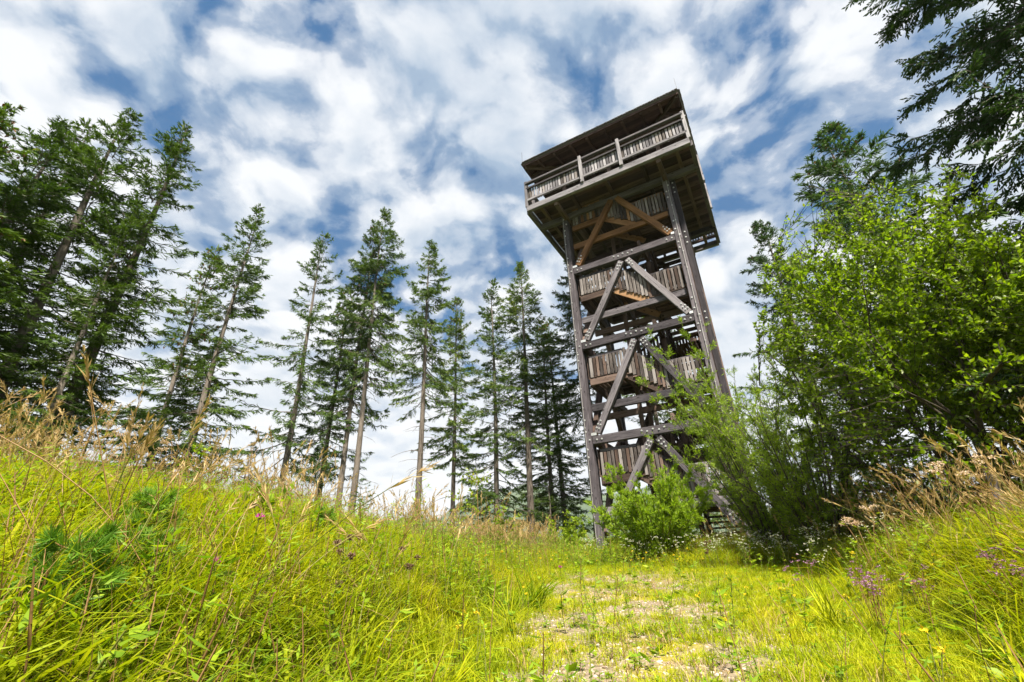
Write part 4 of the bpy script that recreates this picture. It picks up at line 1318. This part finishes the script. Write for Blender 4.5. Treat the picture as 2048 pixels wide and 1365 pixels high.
tuss = make_sources('tussock', [
    lambda g, a: (blades(g, a, 70, .10, .62, .010, 1.25, tb=(.1, .9), lean=.5), ['grass'])[1],
    lambda g, a: (blades(g, a, 55, .08, .55, .012, 1.1, tb=(.2, 1), lean=.4), ['lawn'])[1]])
tp = np.array([(-.42, 2.75), (-.75, 2.55), (-1.3, 2.2), (-1.9, 2.2), (-2.3, 3.2), (2.2, 2.5), (2.7, 3.0), (2.9, 2.5), (3.2, 3.6), (3.6, 3.9), (3.3, 3.0), (3.9, 4.6), (-.1, 4.6), (.1, 5.8), (-3.0, 4.4), (-2.7, 5.6), (-3.9, 5.2), (3.5, 5.6), (2.5, 4.4)])
tp = np.column_stack([tp, ground(tp[:, 0], tp[:, 1])])
g = np.random.default_rng(77)
scatter('arching_grass', tp, g.random(len(tp)) * 6.28, g.uniform(.7, 1.1, len(tp)), tuss, 2, .12, 8)

# ------------------------------------------------------------------ single plants one can point at
def plant(name, x, y, label, cat, parts, group=None, z=0.0):
    t = bpy.data.objects.new(name, None); col.objects.link(t); t.location = (x, y, gz(x, y) + z)
    t.rotation_euler = (0, 0, rnd.uniform(0, 6.28))
    tag(t, label, cat, group)
    for nm, me_ in parts: obj(nm, me_, t)
    return t


def thistle_parts(seed, h, heads, lush=True):
    g = np.random.default_rng(seed); a = Acc(); heads_ = []; lf = Acc()
    s = np.linspace(0, 1, 6)
    an = g.uniform(0, 6.28); od = np.array([math.cos(an), math.sin(an), 0])
    C_ = np.array([0, 0, -.03]) + od * (.10 * h * s ** 2)[:, None] + np.array([0, 0, 1.]) * (h * s)[:, None]
    tubes(a, C_[:-1], C_[1:], .0035, .002, 0, .5, k=5)
    nl = 14
    t_ = g.random(nl) * .85; b_ = C_[0] + (C_[-1] - C_[0]) * t_[:, None]; a3 = g.random(nl) * 6.28
    dv = unit(np.stack([np.cos(a3), np.sin(a3), g.uniform(.1, .7, nl)], 1))
    rhombs(lf, b_, dv, .09 * (1.2 - t_), .02, np.cross(dv, [0, 0, 1.]), 0, g.random(nl), fold=.1)
    for q_ in range(heads):
        hd = Acc(); heads_.append(hd)
        c_ = C_[-1] if q_ == 0 else C_[3] + (C_[-1] - C_[3]) * g.random()
        if q_:
            e_ = c_ + unit(np.array([g.normal(), g.normal(), 1.4])) * g.uniform(.05, .14); tubes(a, c_[None], e_[None], .0025, .0018, 0); c_ = e_
        nb_ = 46
        th = g.random(nb_) * 6.28; el_ = g.uniform(.25, 1.3, nb_)
        dv = np.stack([np.cos(th) * np.cos(el_), np.sin(th) * np.cos(el_), np.sin(el_)], 1)
        rhombs(hd, np.repeat(c_[None], nb_, 0) + dv * .006, dv, .026, .006, g.normal(0, 1, (nb_, 3)), 0 if (lush and q_ == 0) else 1, g.random(nb_), mid=.6)
        dv[:, 2] -= .75; dv = unit(dv)
        rhombs(hd, np.repeat(c_[None], nb_, 0) + np.array([0, 0, -.004]), dv, .014, .007, g.normal(0, 1, (nb_, 3)), 1, g.random(nb_))
    return [('stem', a.mesh('stem', [M['stem']])), ('leaf', lf.mesh('leaf', [M['herb']])), *[('flower_head', h_.mesh('flower_head', [M['pink_petal'], M['dry_head']])) for h_ in heads_]]


plant('thistle', -1.56, 2.92, 'magenta thistle head low on the left bank, largest bloom', 'flower', thistle_parts(1, .50, 2), 'thistles in the meadow')
plant('thistle', -1.45, 2.42, 'magenta thistle at the bottom edge left of the path', 'flower', thistle_parts(2, .34, 1), 'thistles in the meadow')
plant('thistle', .55, 6.95, 'small magenta thistle beside the left edge of the path', 'flower', thistle_parts(3, .36, 1), 'thistles in the meadow')
for q_, (x, y, lab) in enumerate(((-1.15, 3.3, 'withered brown thistle heads right of the largest magenta bloom'), (-.75, 3.6, 'withered thistle stem nearest the path\'s left edge'), (-1.0, 2.9, 'withered thistle with seed fluff below the left bank'))):
    plant('thistle', x, y, lab, 'flower', thistle_parts(10 + q_, .48, 4, False), 'withered thistles on the left bank')
plant('dry_weed', 2.9, 7.9, 'dark dried-up weed stalk standing alone in the short grass of the path', 'weed', thistle_parts(20, .55, 7, False))


def oregano_parts(seed, h):
    g = np.random.default_rng(seed); a = Acc(); heads_ = []
    for q_ in range(6):
        a2 = g.uniform(0, 6.28); od = np.array([math.cos(a2), math.sin(a2), 0]) * g.uniform(.05, .35)
        s = np.linspace(0, 1, 4); hh = h * g.uniform(.75, 1.1)
        C_ = np.array([0, 0, -.03]) + od * (hh * s)[:, None] + np.array([0, 0, 1.]) * (hh * s)[:, None]
        tubes(a, C_[:-1], C_[1:], .003, .002, 1, .4)
        nl = 12; t_ = g.random(nl); b_ = C_[0] + (C_[-1] - C_[0]) * t_[:, None]; a3 = g.random(nl) * 6.28
        dv = unit(np.stack([np.cos(a3), np.sin(a3), g.uniform(0, .4, nl)], 1))
        rhombs(a, b_, dv, .03, .016, np.cross(dv, [0, 0, 1.]), 0, g.random(nl))
        fl = Acc(); heads_.append(fl)
        for e_ in range(4): umbel(g, fl, C_[-1] + g.normal(0, .020, 3), .014, 9, 0, .012)
    return [('stem', a.mesh('stem', [M['herb'], M['stem_red']])), *[('flower_head', h_.mesh('flower_head', [M['lilac_petal']])) for h_ in heads_]]


for q_, (x, y, lab) in enumerate(((3.15, 4.25, 'purple oregano clump high on the right bank, darkest heads'), (3.02, 4.55, 'purple oregano just left of the darkest clump'), (2.75, 4.25, 'purple oregano in the middle of the right bank'),
                                  (2.62, 4.0, 'lowest purple oregano clump on the right bank'), (3.35, 3.6, 'purple oregano under the arching straw plumes at right'), (2.85, 5.3, 'purple oregano farthest up the right bank'), (3.1, 3.3, 'purple oregano nearest the right edge'))):
    plant('oregano', x, y, lab, 'flower', oregano_parts(30 + q_, .42), 'purple oregano on the right bank')


def seedling_parts(seed, h, rad_, nb_=16):
    g = np.random.default_rng(seed); a = Acc(); nd = Acc()
    tubes(a, np.array([[0, 0, -.05]]), np.array([[0, 0, h]]), .008, .003, 0, k=5)
    A, B_ = [np.array([0, 0, h * .55])], [np.array([0, 0, h])]
    for q_ in range(nb_):
        z_ = h * (.15 + .8 * q_ / nb_); an = q_ * 2.4; l_ = rad_ * (1.1 - q_ / nb_ * .75) * g.uniform(.8, 1.1)
        b0 = np.array([0, 0, z_]); b1 = b0 + np.array([math.cos(an), math.sin(an), .45]) * l_
        tubes(a, b0[None], b1[None], .004, .002, 0); A.append(b0); B_.append(b1)
        for e_ in range(3):
            f_ = .35 + .2 * e_; c0 = b0 + (b1 - b0) * f_; c1 = c0 + unit((b1 - b0) + np.array([-math.sin(an), math.cos(an), .1]) * l_ * g.choice([-1, 1])) * l_ * .4
            A.append(c0); B_.append(c1)
    A, B_ = np.array(A), np.array(B_)
    leaves_on(g, nd, A, B_, 80, .055, .0042, flat=.1, droop=.1, along=1.0, fold=0)
    return [('trunk', a.mesh('trunk', [M['stem_red']])), ('crown', nd.mesh('crown', [M['pine']]))]


for q_, (x, y, h, r_, lab) in enumerate(((-2.15, 2.85, .52, .22, 'feathery conifer seedling in the middle of the left bank'), (-1.55, 1.75, .45, .22, 'blurred conifer seedling in the bottom left corner'),
                                         (-1.85, 4.7, .42, .15, 'slim conifer seedling up the bank towards the path'), (-1.75, 2.35, .38, .2, 'conifer seedling below the feathery one, near the thistles'))):
    plant('conifer_seedling', x, y, lab, 'seedling', seedling_parts(40 + q_, h, r_), 'conifer seedlings on the left bank')


def sapling_parts(seed, h, nbr, L, Wd, leaf, per=6, sl=.4):
    g = np.random.default_rng(seed); a = Acc(); lf = Acc()
    A, B_ = [], []
    s = np.linspace(0, 1, 7); an0 = g.uniform(0, 6.28)
    C_ = np.array([0, 0, -.05]) + np.array([math.cos(an0), math.sin(an0), 0]) * (.08 * h * s ** 2)[:, None] + np.array([0, 0, 1.]) * (h * s)[:, None]
    tubes(a, C_[:-1], C_[1:], .011 * (1 - s[:-1] * .8), .011 * (1 - s[1:] * .8), 0, k=5)
    for q_ in range(nbr):
        f_ = g.uniform(.25, 1); i_ = min(5, int(f_ * 6)); b0 = C_[i_]; an = g.uniform(0, 6.28)
        b1 = b0 + np.array([math.cos(an), math.sin(an), g.uniform(.2, 1.0)]) * sl * g.uniform(.5, 1.1) * (1.2 - f_ * .6)
        tubes(a, b0[None], b1[None], .004, .002, 0); A.append(b0); B_.append(b1)
    A.append(C_[-2]); B_.append(C_[-1])
    leaves_on(g, lf, np.array(A), np.array(B_), per, L, Wd, flat=.5, droop=-.1)
    return [('trunk', a.mesh('trunk', [M['stem_red']])), ('foliage', lf.mesh('foliage', [M[leaf]]))]


plant('aspen_sapling', -.75, 9.4, 'yellow-green leafy sapling beside the path in front of the bare trunks', 'sapling', sapling_parts(1, 1.75, 22, .065, .05, 'yleaf', 9, .5))
plant('aspen_sapling', -.25, 9.9, 'lower leafy sapling right of the yellow-green one', 'sapling', sapling_parts(2, 1.25, 18, .06, .045, 'yleaf', 9, .45))
plant('aspen_sapling', -1.35, 10.6, 'thin leafy sapling left of the yellow-green one', 'sapling', sapling_parts(6, 1.3, 14, .055, .04, 'yleaf', 8, .4))
plant('rowan_sapling', -4.6, 6.6, 'fresh green sapling at the crest under the pair standing apart', 'sapling', sapling_parts(3, .95, 12, .10, .035, 'herb', 10, .3))
plant('willow_shoot', -2.35, 11.4, 'upright willow shoot in front of the lone bare trunk', 'sapling', sapling_parts(4, 1.55, 12, .13, .026, 'bushleaf', 8, .3))
plant('willow_shoot', -3.0, 12.4, 'shorter willow shoot left of the lone bare trunk', 'sapling', sapling_parts(5, 1.2, 10, .12, .024, 'bushleaf', 8, .3))
plant('bramble', -2.2, 4.3, 'low bramble with broad toothed leaves on the left bank', 'shrub', sapling_parts(7, .45, 14, .085, .06, 'herb', 7, .35))
plant('bramble', -2.9, 4.1, 'second bramble patch farther left on the bank', 'shrub', sapling_parts(8, .42, 14, .08, .055, 'herb', 7, .35))


def plume_parts(seed, h):
    g = np.random.default_rng(seed); a = Acc(); heads_ = []
    for q_ in range(3):
        c_ = herb(g, a, h * g.uniform(.85, 1.05), 14, .07, .02)
        pl = Acc(); heads_.append(pl)
        for e_ in range(5): umbel(g, pl, c_ + g.normal(0, .04, 3) * np.array([1, 1, .5]), .035, 26, 0, .016)
    return [('stem', a.mesh('stem', [M['herb'], M['stem_red']])), *[('flower_head', h_.mesh('flower_head', [M['rose_plume']])) for h_ in heads_]]


for q_, (x, y, h, lab) in enumerate(((3.75, 4.0, .95, 'pale pink flower plume at the right edge above the long grass'), (3.6, 5.3, .85, 'dusty pink plume before the broad-leaved tree, left of the stake'),
                                     (-5.3, 6.6, .9, 'rusty pink flower head on the crest by the pair standing apart'), (-4.9, 5.6, .95, 'rusty pink flower head on the crest under the left clump'), (-3.1, 6.6, .55, 'pinkish flower cluster in the bright grass below the crest'))):
    plant('hemp_agrimony', x, y, lab, 'flower', plume_parts(60 + q_, h), 'pink flower plumes in the meadow')
